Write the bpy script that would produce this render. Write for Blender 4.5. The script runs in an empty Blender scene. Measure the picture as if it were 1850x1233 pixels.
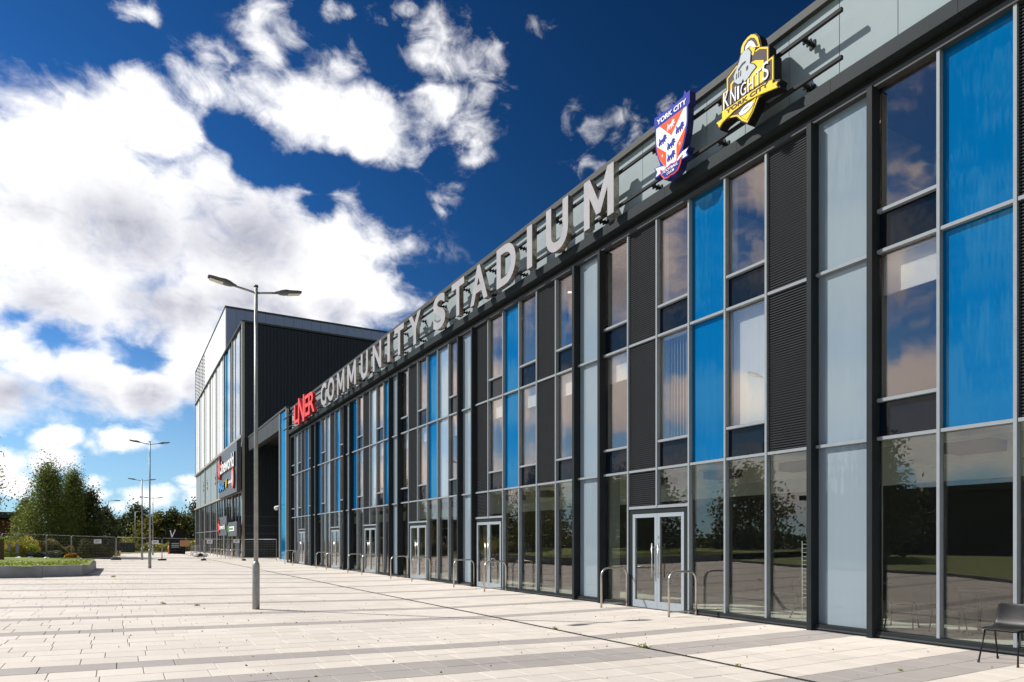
import bpy, bmesh, math, random
import numpy as np
from mathutils import Vector, Matrix, Euler

R = math.radians
random.seed(7)
rng = np.random.default_rng(7)
C = bpy.context.scene.collection
SC = bpy.context.scene

# ------------------------------------------------------------------ camera
CAM_H = 1.6
cam_d = bpy.data.cameras.new('camera')
cam = bpy.data.objects.new('camera', cam_d)
C.objects.link(cam)
cam.location = (0, 0, CAM_H)
cam.rotation_euler = (R(90), 0, R(-29.94))
cam_d.lens = 24
cam_d.sensor_width = 36
cam_d.shift_y = 0.1954
cam_d.clip_end = 3000
SC.camera = cam

# ------------------------------------------------------------------ exposure
SC.view_settings.view_transform = 'Standard'
SC.view_settings.look = 'None'
SC.view_settings.exposure = 0.45
SC.view_settings.gamma = 1.0
SC.view_settings.use_curve_mapping = False

# ------------------------------------------------------------------ sun
SUN_AZ = -47.7        # degrees from +Y, negative towards -X
SUN_EL = 43.0
sd = bpy.data.lights.new('sun', 'SUN')
sd.energy = 4.6
sd.angle = R(0.53)
sd.color = (1.0, 0.955, 0.88)
sun = bpy.data.objects.new('sun', sd)
C.objects.link(sun)
sv = Vector((math.sin(R(SUN_AZ)) * math.cos(R(SUN_EL)), math.cos(R(SUN_AZ)) * math.cos(R(SUN_EL)), math.sin(R(SUN_EL))))
sun.rotation_euler = sv.to_track_quat('Z', 'Y').to_euler()
sun.location = (-60, 60, 80)

# ------------------------------------------------------------------ sky with clouds
# each cloud lump: azimuth (deg from +Y to +X), elevation, half width, half height (radians), roll, weight
CLOUD = [(-2.2, 24.0, 0.098, 0.072, 14, 1), (-5.1, 20.3, 0.077, 0.085, 14, 1), (3.1, 22.0, 0.128, 0.09, 11, 1), (-2.2, 17.5, 0.12, 0.079, 11, 1), (7.7, 20.5, 0.137, 0.083, 8, 1), (13.4, 21.2, 0.108, 0.066, 6, 1), (17.6, 20.2, 0.078, 0.062, 5, 1), (4.2, 17.0, 0.169, 0.04, 8, 1), (-2.2, 27.5, 0.033, 0.024, 16, 0.9), (1.8, 30.0, 0.029, 0.026, 15, 0.9), (2.0, 28.2, 0.053, 0.038, 14, 1), (-6.0, 25.2, 0.031, 0.032, 17, 1), (6.3, 31.0, 0.039, 0.024, 13, 0.85), (9.7, 30.9, 0.047, 0.033, 11, 0.85), (13.4, 31.5, 0.059, 0.039, 9, 0.9), (17.4, 30.6, 0.064, 0.037, 6, 0.95), (10.9, 29.3, 0.052, 0.026, 10, 0.8), (20.7, 30.1, 0.024, 0.024, 5, 0.7), (15.6, 34.0, 0.032, 0.021, 8, 0.8), (6.9, 32.9, 0.015, 0.021, 13, 0.7), (11.4, 36.2, 0.023, 0.025, 11, 0.8), (10.9, 34.5, 0.013, 0.018, 11, 0.7), (1.1, 34.6, 0.015, 0.009, 17, 0.7), (17.4, 37.7, 0.043, 0.008, 8, 0.75), (23.7, 36.2, 0.042, 0.023, 4, 0.75), (25.1, 32.8, 0.037, 0.042, 3, 0.85), (26.5, 35.1, 0.04, 0.037, 2, 0.65), (27.8, 36.0, 0.026, 0.031, 1, 0.5), (26.0, 31.2, 0.035, 0.018, 2, 0.7), (24.7, 26.9, 0.020, 0.018, 2, 0.5), (26.9, 29.1, 0.008, 0.021, 1, 0.5), (10.9, 25.0, 0.04, 0.028, 8, 0.75), (16.0, 25.6, 0.035, 0.028, 6, 0.7), (14.7, 26.9, 0.027, 0.018, 7, 0.7), (17.8, 26.8, 0.008, 0.037, 6, 0.5), (-6.3, 13.5, 0.032, 0.043, 10, 0.9), (-2.5, 10.8, 0.109, 0.036, 7, 1), (2.7, 11.7, 0.072, 0.034, 6, 1), (-5.1, 12.3, 0.05, 0.028, 8, 0.9), (0.9, 13.1, 0.082, 0.03, 7, 0.95), (4.2, 14.7, 0.046, 0.054, 7, 1), (-1.9, 7.0, 0.051, 0.016, 4, 0.95), (0.2, 6.8, 0.037, 0.01, 4, 0.8), (-5.4, 5.4, 0.044, 0.018, 4, 1), (-6.2, 4.2, 0.032, 0.016, 3, 0.9), (0.2, 2.9, 0.034, 0.011, 2, 0.95), (4.0, 2.9, 0.04, 0.016, 1, 1), (4.6, 4.5, 0.02, 0.01, 2, 0.9), (2.1, 2.2, 0.039, 0.009, 1, 0.8), (-1.7, 3.9, 0.018, 0.008, 2, 0.8), (-6.5, 7.5, 0.016, 0.007, 6, 0.8), (3.1, 3.8, 0.026, 0.006, 2, 0.6), (38.0, 30.7, 0.048, 0.023, -4, 0.42), (36.2, 29.4, 0.035, 0.018, -3, 0.36), (41.2, 31.6, 0.046, 0.014, -6, 0.36), (31.6, 37.3, 0.019, 0.013, -1, 0.35), (-4.0, 29.1, 0.007, 0.015, 18, 0.5), (3.8, 31.8, 0.01, 0.007, 15, 0.55),
         # the side of the sky that the glass front mirrors
         (-20, 25, 0.16, 0.06, 5, 1), (-33, 22, 0.15, 0.07, 0, 1), (-47, 27, 0.13, 0.05, 0, .9), (-62, 20, 0.16, 0.06, 0, 1), (-27, 12, 0.2, 0.04, 0, 1), (-50, 11, 0.22, 0.035, 0, 1), (-16, 15, 0.1, 0.05, 0, 1), (-24, 33, 0.08, 0.03, 0, .7), (-75, 14, 0.15, 0.05, 0, 1), (-85, 30, 0.2, 0.06, 0, .9), (-36, 5, 0.3, 0.02, 0, .9)]
GAP = [(-1.2, 14.1, 0.057, 0.017, 8, 1), (8.5, 28.6, 0.028, 0.016, 11, 1), (12.2, 27.1, 0.05, 0.018, 8, 1), (-6.0, 15.3, 0.009, 0.036, 11, 0.6), (14.1, 24.5, 0.019, 0.012, 7, 0.8), (22.3, 21.0, 0.022, 0.041, 3, 0.8), (19.6, 25.9, 0.028, 0.038, 5, 0.6)]
GREY = [(4.2, 21.8, 0.097, 0.037, 10, 1), (2.0, 17.2, 0.129, 0.029, 9, 0.8), (-3.5, 22.0, 0.05, 0.023, 14, 0.5), (-0.2, 10.5, 0.121, 0.015, 6, 1), (3.1, 10.0, 0.079, 0.013, 5, 0.6), (10.1, 17.7, 0.114, 0.027, 6, 0.6), (15.2, 17.7, 0.074, 0.018, 5, 0.4),
        (-33, 20, 0.12, 0.03, 0, .8), (-22, 22, 0.1, 0.03, 0, .8), (-60, 17, 0.12, 0.03, 0, .8), (-45, 9, 0.15, 0.015, 0, .7)]

world = bpy.data.worlds.new('World')
SC.world = world
world.use_nodes = True
wt = world.node_tree
wt.nodes.clear()
WN, WL = wt.nodes.new, wt.links.new
world.cycles.sampling_method = 'MANUAL'
world.cycles.sample_map_resolution = 256
w_out = WN('ShaderNodeOutputWorld')
w_bg = WN('ShaderNodeBackground')
w_bg.inputs['Strength'].default_value = 0.1
sky = WN('ShaderNodeTexSky')
sky.sky_type = 'NISHITA'
sky.sun_disc = False
sky.sun_elevation = R(SUN_EL)
sky.sun_rotation = R(SUN_AZ)
sky.altitude = 50
sky.air_density = 1.0
sky.dust_density = 0.15
sky.ozone_density = 3.5
tc = WN('ShaderNodeTexCoord')
DIR = tc.outputs['Generated']


def wmath(op, a, b=None, c=None, clamp=False):
    n = WN('ShaderNodeMath')
    n.operation = op
    n.use_clamp = clamp
    for i, v in enumerate((a, b, c)):
        if v is None:
            continue
        if isinstance(v, (int, float)):
            n.inputs[i].default_value = v
        else:
            WL(v, n.inputs[i])
    return n.outputs[0]


def wsmooth(v, lo, hi, o0=0.0, o1=1.0):
    n = WN('ShaderNodeMapRange')
    n.interpolation_type = 'SMOOTHSTEP'
    WL(v, n.inputs[0])
    n.inputs[1].default_value = lo
    n.inputs[2].default_value = hi
    n.inputs[3].default_value = o0
    n.inputs[4].default_value = o1
    return n.outputs[0]


def wnoise(vec, scale, detail, rough, dist=0.0):
    n = WN('ShaderNodeTexNoise')
    WL(vec, n.inputs['Vector'])
    n.inputs['Scale'].default_value = scale
    n.inputs['Detail'].default_value = detail
    n.inputs['Roughness'].default_value = rough
    n.inputs['Distortion'].default_value = dist
    return n.outputs[0], n.outputs[1]


# warp the direction a little so that no lump keeps a smooth outline
_, wcol = wnoise(DIR, 6.0, 8.0, 0.62)
sub = WN('ShaderNodeVectorMath'); sub.operation = 'SUBTRACT'
WL(wcol, sub.inputs[0]); sub.inputs[1].default_value = (0.5, 0.5, 0.5)
sca = WN('ShaderNodeVectorMath'); sca.operation = 'SCALE'
WL(sub.outputs[0], sca.inputs[0]); sca.inputs['Scale'].default_value = 0.085
addv = WN('ShaderNodeVectorMath'); addv.operation = 'ADD'
WL(DIR, addv.inputs[0]); WL(sca.outputs[0], addv.inputs[1])
WDIR = addv.outputs[0]


SQ = 1.5      # clouds are flatter than they are wide: measure in a space stretched upwards
sqv = WN('ShaderNodeVectorMath'); sqv.operation = 'MULTIPLY'
WL(WDIR, sqv.inputs[0]); sqv.inputs[1].default_value = (1, 1, SQ)
SDIR = sqv.outputs[0]


def lumps(lst, hi=1.5, lo=0.1, grow=1.45):
    """nearest lump, 1 in its middle and 0 outside; long lumps are rows of round ones"""
    tot = None
    for az, el, a, b, roll, w in lst:
        e, q = R(el), R(roll)
        bs = b * SQ
        n = min(4, max(1, int(round(a / bs + .15))))
        rad = max(bs, a / n) if n > 1 else math.sqrt(a * bs)
        for k in range(n):
            off = 0 if n == 1 else (k / (n - 1) * 2 - 1) * (a - rad * .6)
            A = R(az) + off * math.cos(q) / math.cos(e); E_ = e + off * math.sin(q)
            c = (math.cos(E_) * math.sin(A), math.cos(E_) * math.cos(A), math.sin(E_) * SQ)
            d = WN('ShaderNodeVectorMath'); d.operation = 'DISTANCE'
            WL(SDIR, d.inputs[0]); d.inputs[1].default_value = c
            v = wmath('MULTIPLY_ADD', d.outputs['Value'], 1.0 / (rad * grow), (1 - w) * .8)
            tot = v if tot is None else wmath('MINIMUM', tot, v)
    return wsmooth(tot, hi, lo)


solid = lumps([q for q in CLOUD if q[5] > .88])
wisp = lumps([q[:5] + (1,) for q in CLOUD if .6 <= q[5] <= .88], 1.7, 0.0, 1.5)
veil = lumps([q[:5] + (1,) for q in CLOUD if q[5] < .6], 1.8, 0.0, 1.5)
body = wmath('MAXIMUM', solid, wmath('MAXIMUM', wmath('MULTIPLY', wisp, 0.64), wmath('MULTIPLY', veil, 0.40)))
gap = lumps(GAP)
grey = lumps(GREY, 1.5, 0.0, 1.5)
# clouds elsewhere in the sky: the same broken cover, everywhere the camera's own sector does not reach
cv = Vector((math.sin(R(22)) * math.cos(R(20)), math.cos(R(22)) * math.cos(R(20)), math.sin(R(20))))
dt = WN('ShaderNodeVectorMath'); dt.operation = 'DOT_PRODUCT'
WL(DIR, dt.inputs[0]); dt.inputs[1].default_value = cv
away = wsmooth(dt.outputs['Value'], 0.80, 0.62)
broad, _ = wnoise(DIR, 2.1, 5.0, 0.55)
cover = wmath('MULTIPLY', wsmooth(broad, 0.46, 0.66), away)
body = wmath('MAXIMUM', body, cover)
body = wmath('SUBTRACT', body, wmath('MULTIPLY', gap, 0.6))
mp = WN('ShaderNodeMapping'); WL(DIR, mp.inputs['Vector'])
mp.inputs['Scale'].default_value = (1.0, 1.0, 1.5)
fine, _ = wnoise(mp.outputs[0], 8.0, 12.0, 0.60, 0.3)
mid, _ = wnoise(mp.outputs[0], 22.0, 7.0, 0.55, 1.1)
n1 = wmath('MULTIPLY', wmath('SUBTRACT', fine, 0.5), 3.6)
n2 = wmath('MULTIPLY', wmath('SUBTRACT', mid, 0.5), 2.0)
dens = wmath('ADD', wmath('MULTIPLY_ADD', body, 1.9, -0.78), wmath('MULTIPLY', wmath('ADD', n1, n2), wmath('MULTIPLY_ADD', solid, -0.42, 1.0)))
edge = wmath('MULTIPLY', wsmooth(dens, -0.28, 1.0), wsmooth(body, 0.02, 0.30))
# self shading of the thick parts
puff, _ = wnoise(mp.outputs[0], 5.0, 9.0, 0.62, 0.5)
shade = wmath('MULTIPLY', grey, wsmooth(puff, 0.28, 0.66, 0.30, 1.0))
thick = wmath('MULTIPLY', wsmooth(dens, 0.7, 1.5), wsmooth(mid, 0.4, 0.75, 0.0, 0.2))
shade = wmath('ADD', shade, thick, clamp=True)
ccol = WN('ShaderNodeMix'); ccol.data_type = 'RGBA'
WL(shade, ccol.inputs[0])
ccol.inputs[6].default_value = (9.0, 8.95, 9.0, 1)
ccol.inputs[7].default_value = (3.3, 3.4, 4.1, 1)
# deep polarised blue: the sky's own brightness range stretched, hue kept
bw = WN('ShaderNodeRGBToBW'); WL(sky.outputs[0], bw.inputs[0])
lift = wmath('MULTIPLY', wmath('POWER', wmath('MULTIPLY', bw.outputs[0], 0.30), 0.62), 0.72)
skh = WN('ShaderNodeHueSaturation'); WL(sky.outputs[0], skh.inputs['Color'])
skh.inputs['Saturation'].default_value = 1.28
sks = WN('ShaderNodeVectorMath'); sks.operation = 'SCALE'; WL(skh.outputs[0], sks.inputs[0]); WL(lift, sks.inputs['Scale'])
skt = WN('ShaderNodeVectorMath'); skt.operation = 'MULTIPLY'; WL(sks.outputs[0], skt.inputs[0]); skt.inputs[1].default_value = (0.40, 0.70, 0.95)
fin = WN('ShaderNodeMix'); fin.data_type = 'RGBA'
WL(edge, fin.inputs[0])
sxyz = WN('ShaderNodeSeparateXYZ'); WL(DIR, sxyz.inputs[0])
# polarised sky: deepest blue a right angle away from the sun and high up
sdt = WN('ShaderNodeVectorMath'); sdt.operation = 'DOT_PRODUCT'; WL(DIR, sdt.inputs[0]); sdt.inputs[1].default_value = sv
pol = wmath('MULTIPLY', wsmooth(sdt.outputs['Value'], 0.25, 0.85, 0.66, 1.08), wsmooth(sxyz.outputs[2], 0.35, 0.75, 1.0, 0.72))
skp = WN('ShaderNodeVectorMath'); skp.operation = 'SCALE'; WL(skt.outputs[0], skp.inputs[0]); WL(pol, skp.inputs['Scale'])
hzm = WN('ShaderNodeMix'); hzm.data_type = 'RGBA'
WL(wsmooth(sxyz.outputs[2], 0.33, -0.02, 0.0, 0.75), hzm.inputs[0])
WL(skp.outputs[0], hzm.inputs[6]); hzm.inputs[7].default_value = (3.3, 5.0, 6.4, 1)
WL(hzm.outputs[2], fin.inputs[6])
WL(ccol.outputs[2], fin.inputs[7])
WL(fin.outputs[2], w_bg.inputs['Color'])
WL(w_bg.outputs[0], w_out.inputs[0])

# ------------------------------------------------------------------ helpers
def tag(o, label=None, cat=None, group=None, kind=None):
    if label: o['label'] = label
    if cat: o['category'] = cat
    if group: o['group'] = group
    if kind: o['kind'] = kind
    return o


def empty(name, loc=(0, 0, 0), rz=0.0, label=None, cat=None, group=None, kind=None):
    o = bpy.data.objects.new(name, None)
    C.objects.link(o)
    o.location = loc
    o.rotation_euler = (0, 0, rz)
    o.empty_display_size = 0.3
    return tag(o, label, cat, group, kind)


class MB:
    """collects simple solids in one mesh"""
    def __init__(s):
        s.v, s.f, s.m, s.sm = [], [], [], []

    def quad(s, a, b, c, d, mi=0):
        n = len(s.v)
        s.v += [a, b, c, d]
        s.f.append((n, n + 1, n + 2, n + 3)); s.m.append(mi); s.sm.append(False)
        return s

    def box(s, x0, x1, y0, y1, z0, z1, mi=0):
        n = len(s.v)
        s.v += [(x0, y0, z0), (x1, y0, z0), (x1, y1, z0), (x0, y1, z0), (x0, y0, z1), (x1, y0, z1), (x1, y1, z1), (x0, y1, z1)]
        for f in ((0, 3, 2, 1), (4, 5, 6, 7), (0, 1, 5, 4), (1, 2, 6, 5), (2, 3, 7, 6), (3, 0, 4, 7)):
            s.f.append(tuple(n + i for i in f)); s.m.append(mi); s.sm.append(False)
        return s

    def tube(s, pts, r, seg=8, mi=0, caps=True, smooth=True):
        pts = [Vector(p) for p in pts]
        rs = r if isinstance(r, (list, tuple)) else [r] * len(pts)
        n0 = len(s.v)
        prev = None
        for i, p in enumerate(pts):
            d = (pts[min(i + 1, len(pts) - 1)] - pts[max(i - 1, 0)]).normalized()
            if prev is None:
                a = Vector((0, 0, 1)) if abs(d.z) < 0.9 else Vector((1, 0, 0))
                u = d.cross(a).normalized()
            else:
                u = (prev - d * prev.dot(d)).normalized()
            prev = u
            w = d.cross(u)
            for k in range(seg):
                t = 2 * math.pi * k / seg
                q = p + (u * math.cos(t) + w * math.sin(t)) * rs[i]
                s.v.append(tuple(q))
        for i in range(len(pts) - 1):
            for k in range(seg):
                a = n0 + i * seg + k; b = n0 + i * seg + (k + 1) % seg
                s.f.append((a, b, b + seg, a + seg)); s.m.append(mi); s.sm.append(smooth)
        if caps:
            s.f.append(tuple(n0 + k for k in range(seg))[::-1]); s.m.append(mi); s.sm.append(False)
            e = n0 + (len(pts) - 1) * seg
            s.f.append(tuple(e + k for k in range(seg))); s.m.append(mi); s.sm.append(False)
        return s

    def prism(s, poly, x0, x1, mi=0, side=0):
        """poly of (w, z) with w = -Y, thickness from x0 (front, facing -X) to x1"""
        n = len(s.v); k = len(poly)
        s.v += [(x0, -w, z) for w, z in poly] + [(x1, -w, z) for w, z in poly]
        area = sum(poly[i][0] * poly[(i + 1) % k][1] - poly[(i + 1) % k][0] * poly[i][1] for i in range(k))
        fr = tuple(range(n, n + k)); bk = tuple(range(n + k, n + 2 * k))
        if area < 0:
            fr = fr[::-1]
        else:
            bk = bk[::-1]
        s.f.append(fr); s.m.append(mi); s.sm.append(False)
        s.f.append(bk); s.m.append(side); s.sm.append(False)
        for i in range(k):
            j = (i + 1) % k
            q = (n + i, n + k + i, n + k + j, n + j)
            s.f.append(q if area > 0 else q[::-1]); s.m.append(side); s.sm.append(False)
        return s

    def build(s, name, mats, parent=None, off=None, mesh_only=False, bevel=0.0):
        me = bpy.data.meshes.new(name)
        o3 = off if off is not None else (tuple(parent.location) if parent is not None else (0, 0, 0))
        if parent is not None and off is None and parent.parent is not None:
            o3 = tuple(Vector(parent.location) + Vector(parent.parent.location))
        vv = [(a - o3[0], b - o3[1], c - o3[2]) for a, b, c in s.v]
        me.from_pydata(vv, [], s.f)
        if not isinstance(mats, (list, tuple)): mats = [mats]
        for m in mats: me.materials.append(m)
        me.polygons.foreach_set('material_index', s.m)
        me.polygons.foreach_set('use_smooth', s.sm)
        me.update()
        if mesh_only: return me
        o = bpy.data.objects.new(name, me)
        C.objects.link(o)
        if parent is not None: o.parent = parent
        if bevel:
            b = o.modifiers.new('bevel', 'BEVEL'); b.width = bevel; b.segments = 2; b.limit_method = 'ANGLE'
        return o


def box(name, x0, x1, y0, y1, z0, z1, m, parent=None, off=None, bevel=0.0):
    return MB().box(min(x0, x1), max(x0, x1), min(y0, y1), max(y0, y1), min(z0, z1), max(z0, z1)).build(name, m, parent, off, bevel=bevel)


def copy_tree(o, parent=None, loc=None, rz=None):
    c = o.copy()
    C.objects.link(c)
    c.parent = parent
    if loc is not None: c.location = loc
    if rz is not None: c.rotation_euler = (0, 0, rz)
    for ch in KIDS(o):
        copy_tree(ch, c)
    return c


def KIDS(o):
    return [q for q in bpy.data.objects if q.parent == o]


# ------------------------------------------------------------------ materials
MATTE = ('sign_white', 'sign_blue', 'sign_orange', 'sign_yellow', 'sign_black', 'sign_charcoal', 'sign_silver')


def mat(name, col, rough=0.5, metal=0.0, var=0.0, scale=4.0, bump=0.0, bscale=None, coat=0.0, stretch=(1, 1, 1), spec=0.5, tint=None, emis=None):
    m = bpy.data.materials.new(name)
    m.use_nodes = True
    nt = m.node_tree
    b = nt.nodes['Principled BSDF']
    b.inputs['Base Color'].default_value = (*col, 1)
    b.inputs['Roughness'].default_value = rough
    b.inputs['Metallic'].default_value = metal
    b.inputs['Coat Weight'].default_value = coat
    b.inputs['Coat Roughness'].default_value = 0.02
    b.inputs['Specular IOR Level'].default_value = 0.12 if name in MATTE else spec
    if emis:
        b.inputs['Emission Color'].default_value = (*emis[:3], 1)
        b.inputs['Emission Strength'].default_value = emis[3]
    if var or bump:
        t = nt.nodes.new('ShaderNodeTexCoord')
        g = nt.nodes.new('ShaderNodeNewGeometry')
        mp = nt.nodes.new('ShaderNodeMapping')
        nt.links.new(g.outputs['Position'], mp.inputs['Vector'])
        mp.inputs['Scale'].default_value = stretch
        if var:
            n = nt.nodes.new('ShaderNodeTexNoise')
            nt.links.new(mp.outputs[0], n.inputs['Vector'])
            n.inputs['Scale'].default_value = scale
            n.inputs['Detail'].default_value = 6
            n.inputs['Roughness'].default_value = 0.65
            r = nt.nodes.new('ShaderNodeMapRange')
            nt.links.new(n.outputs[0], r.inputs[0])
            r.inputs[1].default_value = 0.25; r.inputs[2].default_value = 0.75
            r.inputs[3].default_value = 0; r.inputs[4].default_value = 1
            mx = nt.nodes.new('ShaderNodeMix'); mx.data_type = 'RGBA'
            nt.links.new(r.outputs[0], mx.inputs[0])
            lo = [max(0, c * (1 - var)) for c in col]
            hi = [min(1, c * (1 + var)) for c in col]
            if tint: hi = [min(1, c * (1 + var) * q) for c, q in zip(col, tint)]
            mx.inputs[6].default_value = (*lo, 1); mx.inputs[7].default_value = (*hi, 1)
            nt.links.new(mx.outputs[2], b.inputs['Base Color'])
            rr = nt.nodes.new('ShaderNodeMapRange')
            nt.links.new(n.outputs[0], rr.inputs[0])
            rr.inputs[3].default_value = max(0, rough - 0.08); rr.inputs[4].default_value = min(1, rough + 0.08)
            nt.links.new(rr.outputs[0], b.inputs['Roughness'])
        if bump:
            n2 = nt.nodes.new('ShaderNodeTexNoise')
            nt.links.new(mp.outputs[0], n2.inputs['Vector'])
            n2.inputs['Scale'].default_value = bscale or scale * 6
            n2.inputs['Detail'].default_value = 4
            bp = nt.nodes.new('ShaderNodeBump')
            bp.inputs['Distance'].default_value = bump
            bp.inputs['Strength'].default_value = 1
            nt.links.new(n2.outputs[0], bp.inputs['Height'])
            nt.links.new(bp.outputs[0], b.inputs['Normal'])
            if coat: nt.links.new(bp.outputs[0], b.inputs['Coat Normal'])
    return m


def glass_mat(name, trans, refl, ior=1.75, base=0.1, wav=0.0035, wscale=0.55):
    m = bpy.data.materials.new(name)
    m.use_nodes = True
    nt = m.node_tree
    nt.nodes.clear()
    N, L = nt.nodes.new, nt.links.new
    out = N('ShaderNodeOutputMaterial')
    mix = N('ShaderNodeMixShader')
    tr = N('ShaderNodeBsdfTransparent'); tr.inputs[0].default_value = (*trans, 1)
    gl = N('ShaderNodeBsdfGlossy'); gl.inputs[0].default_value = (*refl, 1); gl.inputs['Roughness'].default_value = 0.0
    lw = N('ShaderNodeLayerWeight'); lw.inputs[0].default_value = 0.5
    pw = N('ShaderNodeMath'); pw.operation = 'POWER'; L(lw.outputs['Facing'], pw.inputs[0]); pw.inputs[1].default_value = ior
    ma = N('ShaderNodeMath'); ma.operation = 'MULTIPLY_ADD'; ma.use_clamp = True
    L(pw.outputs[0], ma.inputs[0]); ma.inputs[1].default_value = 1 - base; ma.inputs[2].default_value = base
    g = N('ShaderNodeNewGeometry')
    mp = N('ShaderNodeMapping'); mp.inputs['Scale'].default_value = (1, 1.6, 0.45)
    L(g.outputs['Position'], mp.inputs[0])
    no = N('ShaderNodeTexNoise'); no.inputs['Scale'].default_value = wscale; no.inputs['Detail'].default_value = 2.5
    L(mp.outputs[0], no.inputs['Vector'])
    bp = N('ShaderNodeBump'); bp.inputs['Distance'].default_value = wav * 10; bp.inputs['Strength'].default_value = 0.16
    L(no.outputs[0], bp.inputs['Height'])
    L(bp.outputs[0], gl.inputs['Normal'])
    L(ma.outputs[0], mix.inputs[0]); L(tr.outputs[0], mix.inputs[1]); L(gl.outputs[0], mix.inputs[2])
    L(mix.outputs[0], out.inputs[0])
    return m


M = {}
M['column'] = mat('column_dark_aluminium', (0.023, 0.027, 0.029), 0.6, 0.0, 0.15, 3, spec=0.06)
M['mullion'] = mat('mullion_grey_aluminium', (0.235, 0.262, 0.285), 0.5, 0.0, 0.08, 6, spec=0.15)
M['fascia'] = mat('fascia_graphite', (0.024, 0.030, 0.033), 0.6, 0.0, 0.12, 2, spec=0.07)
M['headbar'] = mat('head_bar_grey', (0.055, 0.06, 0.065), 0.55, 0.0, 0.1, 3, spec=0.08)
M['cladding'] = mat('pale_cladding', (0.275, 0.325, 0.345), 0.6, 0.0, 0.05, 0.8, spec=0.05)
M['coping'] = mat('coping_metal', (0.07, 0.073, 0.073), 0.6, 0.0, 0.1, 2, spec=0.1)
M['louvre'] = mat('louvre_black', (0.040, 0.043, 0.047), 0.6, 0.0, 0.1, 5, spec=0.05)
M['void'] = mat('dark_backing', (0.012, 0.012, 0.013), 0.9)
M['glass'] = glass_mat('solar_glass', (0.87, 0.88, 0.87), (0.96, 0.79, 0.72), 3.4, 0.15)
M['glass_low'] = glass_mat('clear_glass', (0.84, 0.87, 0.85), (0.92, 0.85, 0.82), 3.8, 0.085, wav=0.0010, wscale=0.4)


def panel_mat(name, col, refl=0.12, streak=0.12, scatter=(1, 1, 1), wave=0.035, wmap=(1, 2.6, 0.5)):
    """coloured glass panel: body colour with faint vertical streaks under a reflecting pane"""
    m = bpy.data.materials.new(name); m.use_nodes = True
    nt = m.node_tree; nt.nodes.clear(); N, L = nt.nodes.new, nt.links.new
    out = N('ShaderNodeOutputMaterial'); mix = N('ShaderNodeMixShader')
    df = N('ShaderNodeBsdfDiffuse'); gl = N('ShaderNodeBsdfGlossy'); gl.inputs['Roughness'].default_value = 0.015
    gl.inputs[0].default_value = (*scatter, 1)
    g = N('ShaderNodeNewGeometry')
    mp = N('ShaderNodeMapping'); mp.inputs['Scale'].default_value = (1, 7, 0.35); L(g.outputs['Position'], mp.inputs[0])
    n = N('ShaderNodeTexNoise'); n.inputs['Scale'].default_value = 1.3; n.inputs['Detail'].default_value = 5; L(mp.outputs[0], n.inputs['Vector'])
    mx = N('ShaderNodeMix'); mx.data_type = 'RGBA'; L(n.outputs[0], mx.inputs[0])
    mx.inputs[6].default_value = (*[c * (1 - streak) for c in col], 1)
    mx.inputs[7].default_value = (*[min(1, c * (1 + streak)) for c in col], 1)
    L(mx.outputs[2], df.inputs[0])
    lw = N('ShaderNodeLayerWeight'); lw.inputs[0].default_value = 0.5
    pw = N('ShaderNodeMath'); pw.operation = 'POWER'; L(lw.outputs['Facing'], pw.inputs[0]); pw.inputs[1].default_value = 4.2
    ma = N('ShaderNodeMath'); ma.operation = 'MULTIPLY_ADD'; ma.use_clamp = True; L(pw.outputs[0], ma.inputs[0]); ma.inputs[1].default_value = 0.8; ma.inputs[2].default_value = refl
    mp2 = N('ShaderNodeMapping'); mp2.inputs['Scale'].default_value = wmap; L(g.outputs['Position'], mp2.inputs[0])
    n2 = N('ShaderNodeTexNoise'); n2.inputs['Scale'].default_value = 0.8; n2.inputs['Detail'].default_value = 3; L(mp2.outputs[0], n2.inputs['Vector'])
    bp = N('ShaderNodeBump'); bp.inputs['Distance'].default_value = wave; bp.inputs['Strength'].default_value = 0.25
    L(n2.outputs[0], bp.inputs['Height']); L(bp.outputs[0], gl.inputs['Normal'])
    L(ma.outputs[0], mix.inputs[0]); L(df.outputs[0], mix.inputs[1]); L(gl.outputs[0], mix.inputs[2]); L(mix.outputs[0], out.inputs[0])
    return m


M['blue'] = panel_mat('blue_glass_panel', (0.0, 0.095, 0.255), 0.06, 0.10, (0.35, 0.85, 1.0))
M['frost'] = panel_mat('frosted_grey_panel', (0.205, 0.258, 0.298), 0.045, 0.04)
M['pale'] = panel_mat('pale_glass_panel', (0.21, 0.28, 0.34), 0.12, 0.08)
M['spandrel'] = panel_mat('navy_spandrel', (0.006, 0.010, 0.017), 0.035, 0.1, (0.75, 0.68, 0.62), 0.045, (1, 1, 1))
M['door_frame'] = mat('door_frame_grey', (0.30, 0.345, 0.38), 0.4, 0.2, 0.05, 4)
M['steel'] = mat('brushed_steel', (0.52, 0.49, 0.45), 0.3, 0.9, 0.15, 30)
M['galv'] = mat('galvanised_steel', (0.30, 0.31, 0.30), 0.5, 0.35, 0.22, 9)
M['lampgrey'] = mat('lamp_head_grey', (0.10, 0.10, 0.10), 0.45, 0.2, 0.1, 5)
M['lens'] = mat('lamp_lens', (0.62, 0.58, 0.50), 0.3, 0, 0.05, 40)
M['letter'] = mat('letter_face', (0.335, 0.325, 0.345), 0.55, 0.0, 0.14, 1.2, spec=0.12)
M['letter_side'] = mat('letter_return_steel', (0.42, 0.38, 0.32), 0.28, 0.8, 0.45, 5)
M['rail'] = mat('rail_black', (0.025, 0.025, 0.028), 0.65, 0.0, 0.1, 3, spec=0.08)
M['red'] = mat('red_letter', (0.72, 0.035, 0.03), 0.6, 0, 0.05, 3)
M['red_side'] = mat('red_letter_return', (0.36, 0.008, 0.012), 0.35)
M['white'] = mat('sign_white', (0.75, 0.75, 0.76), 0.6, 0, 0.03, 3)
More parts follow.
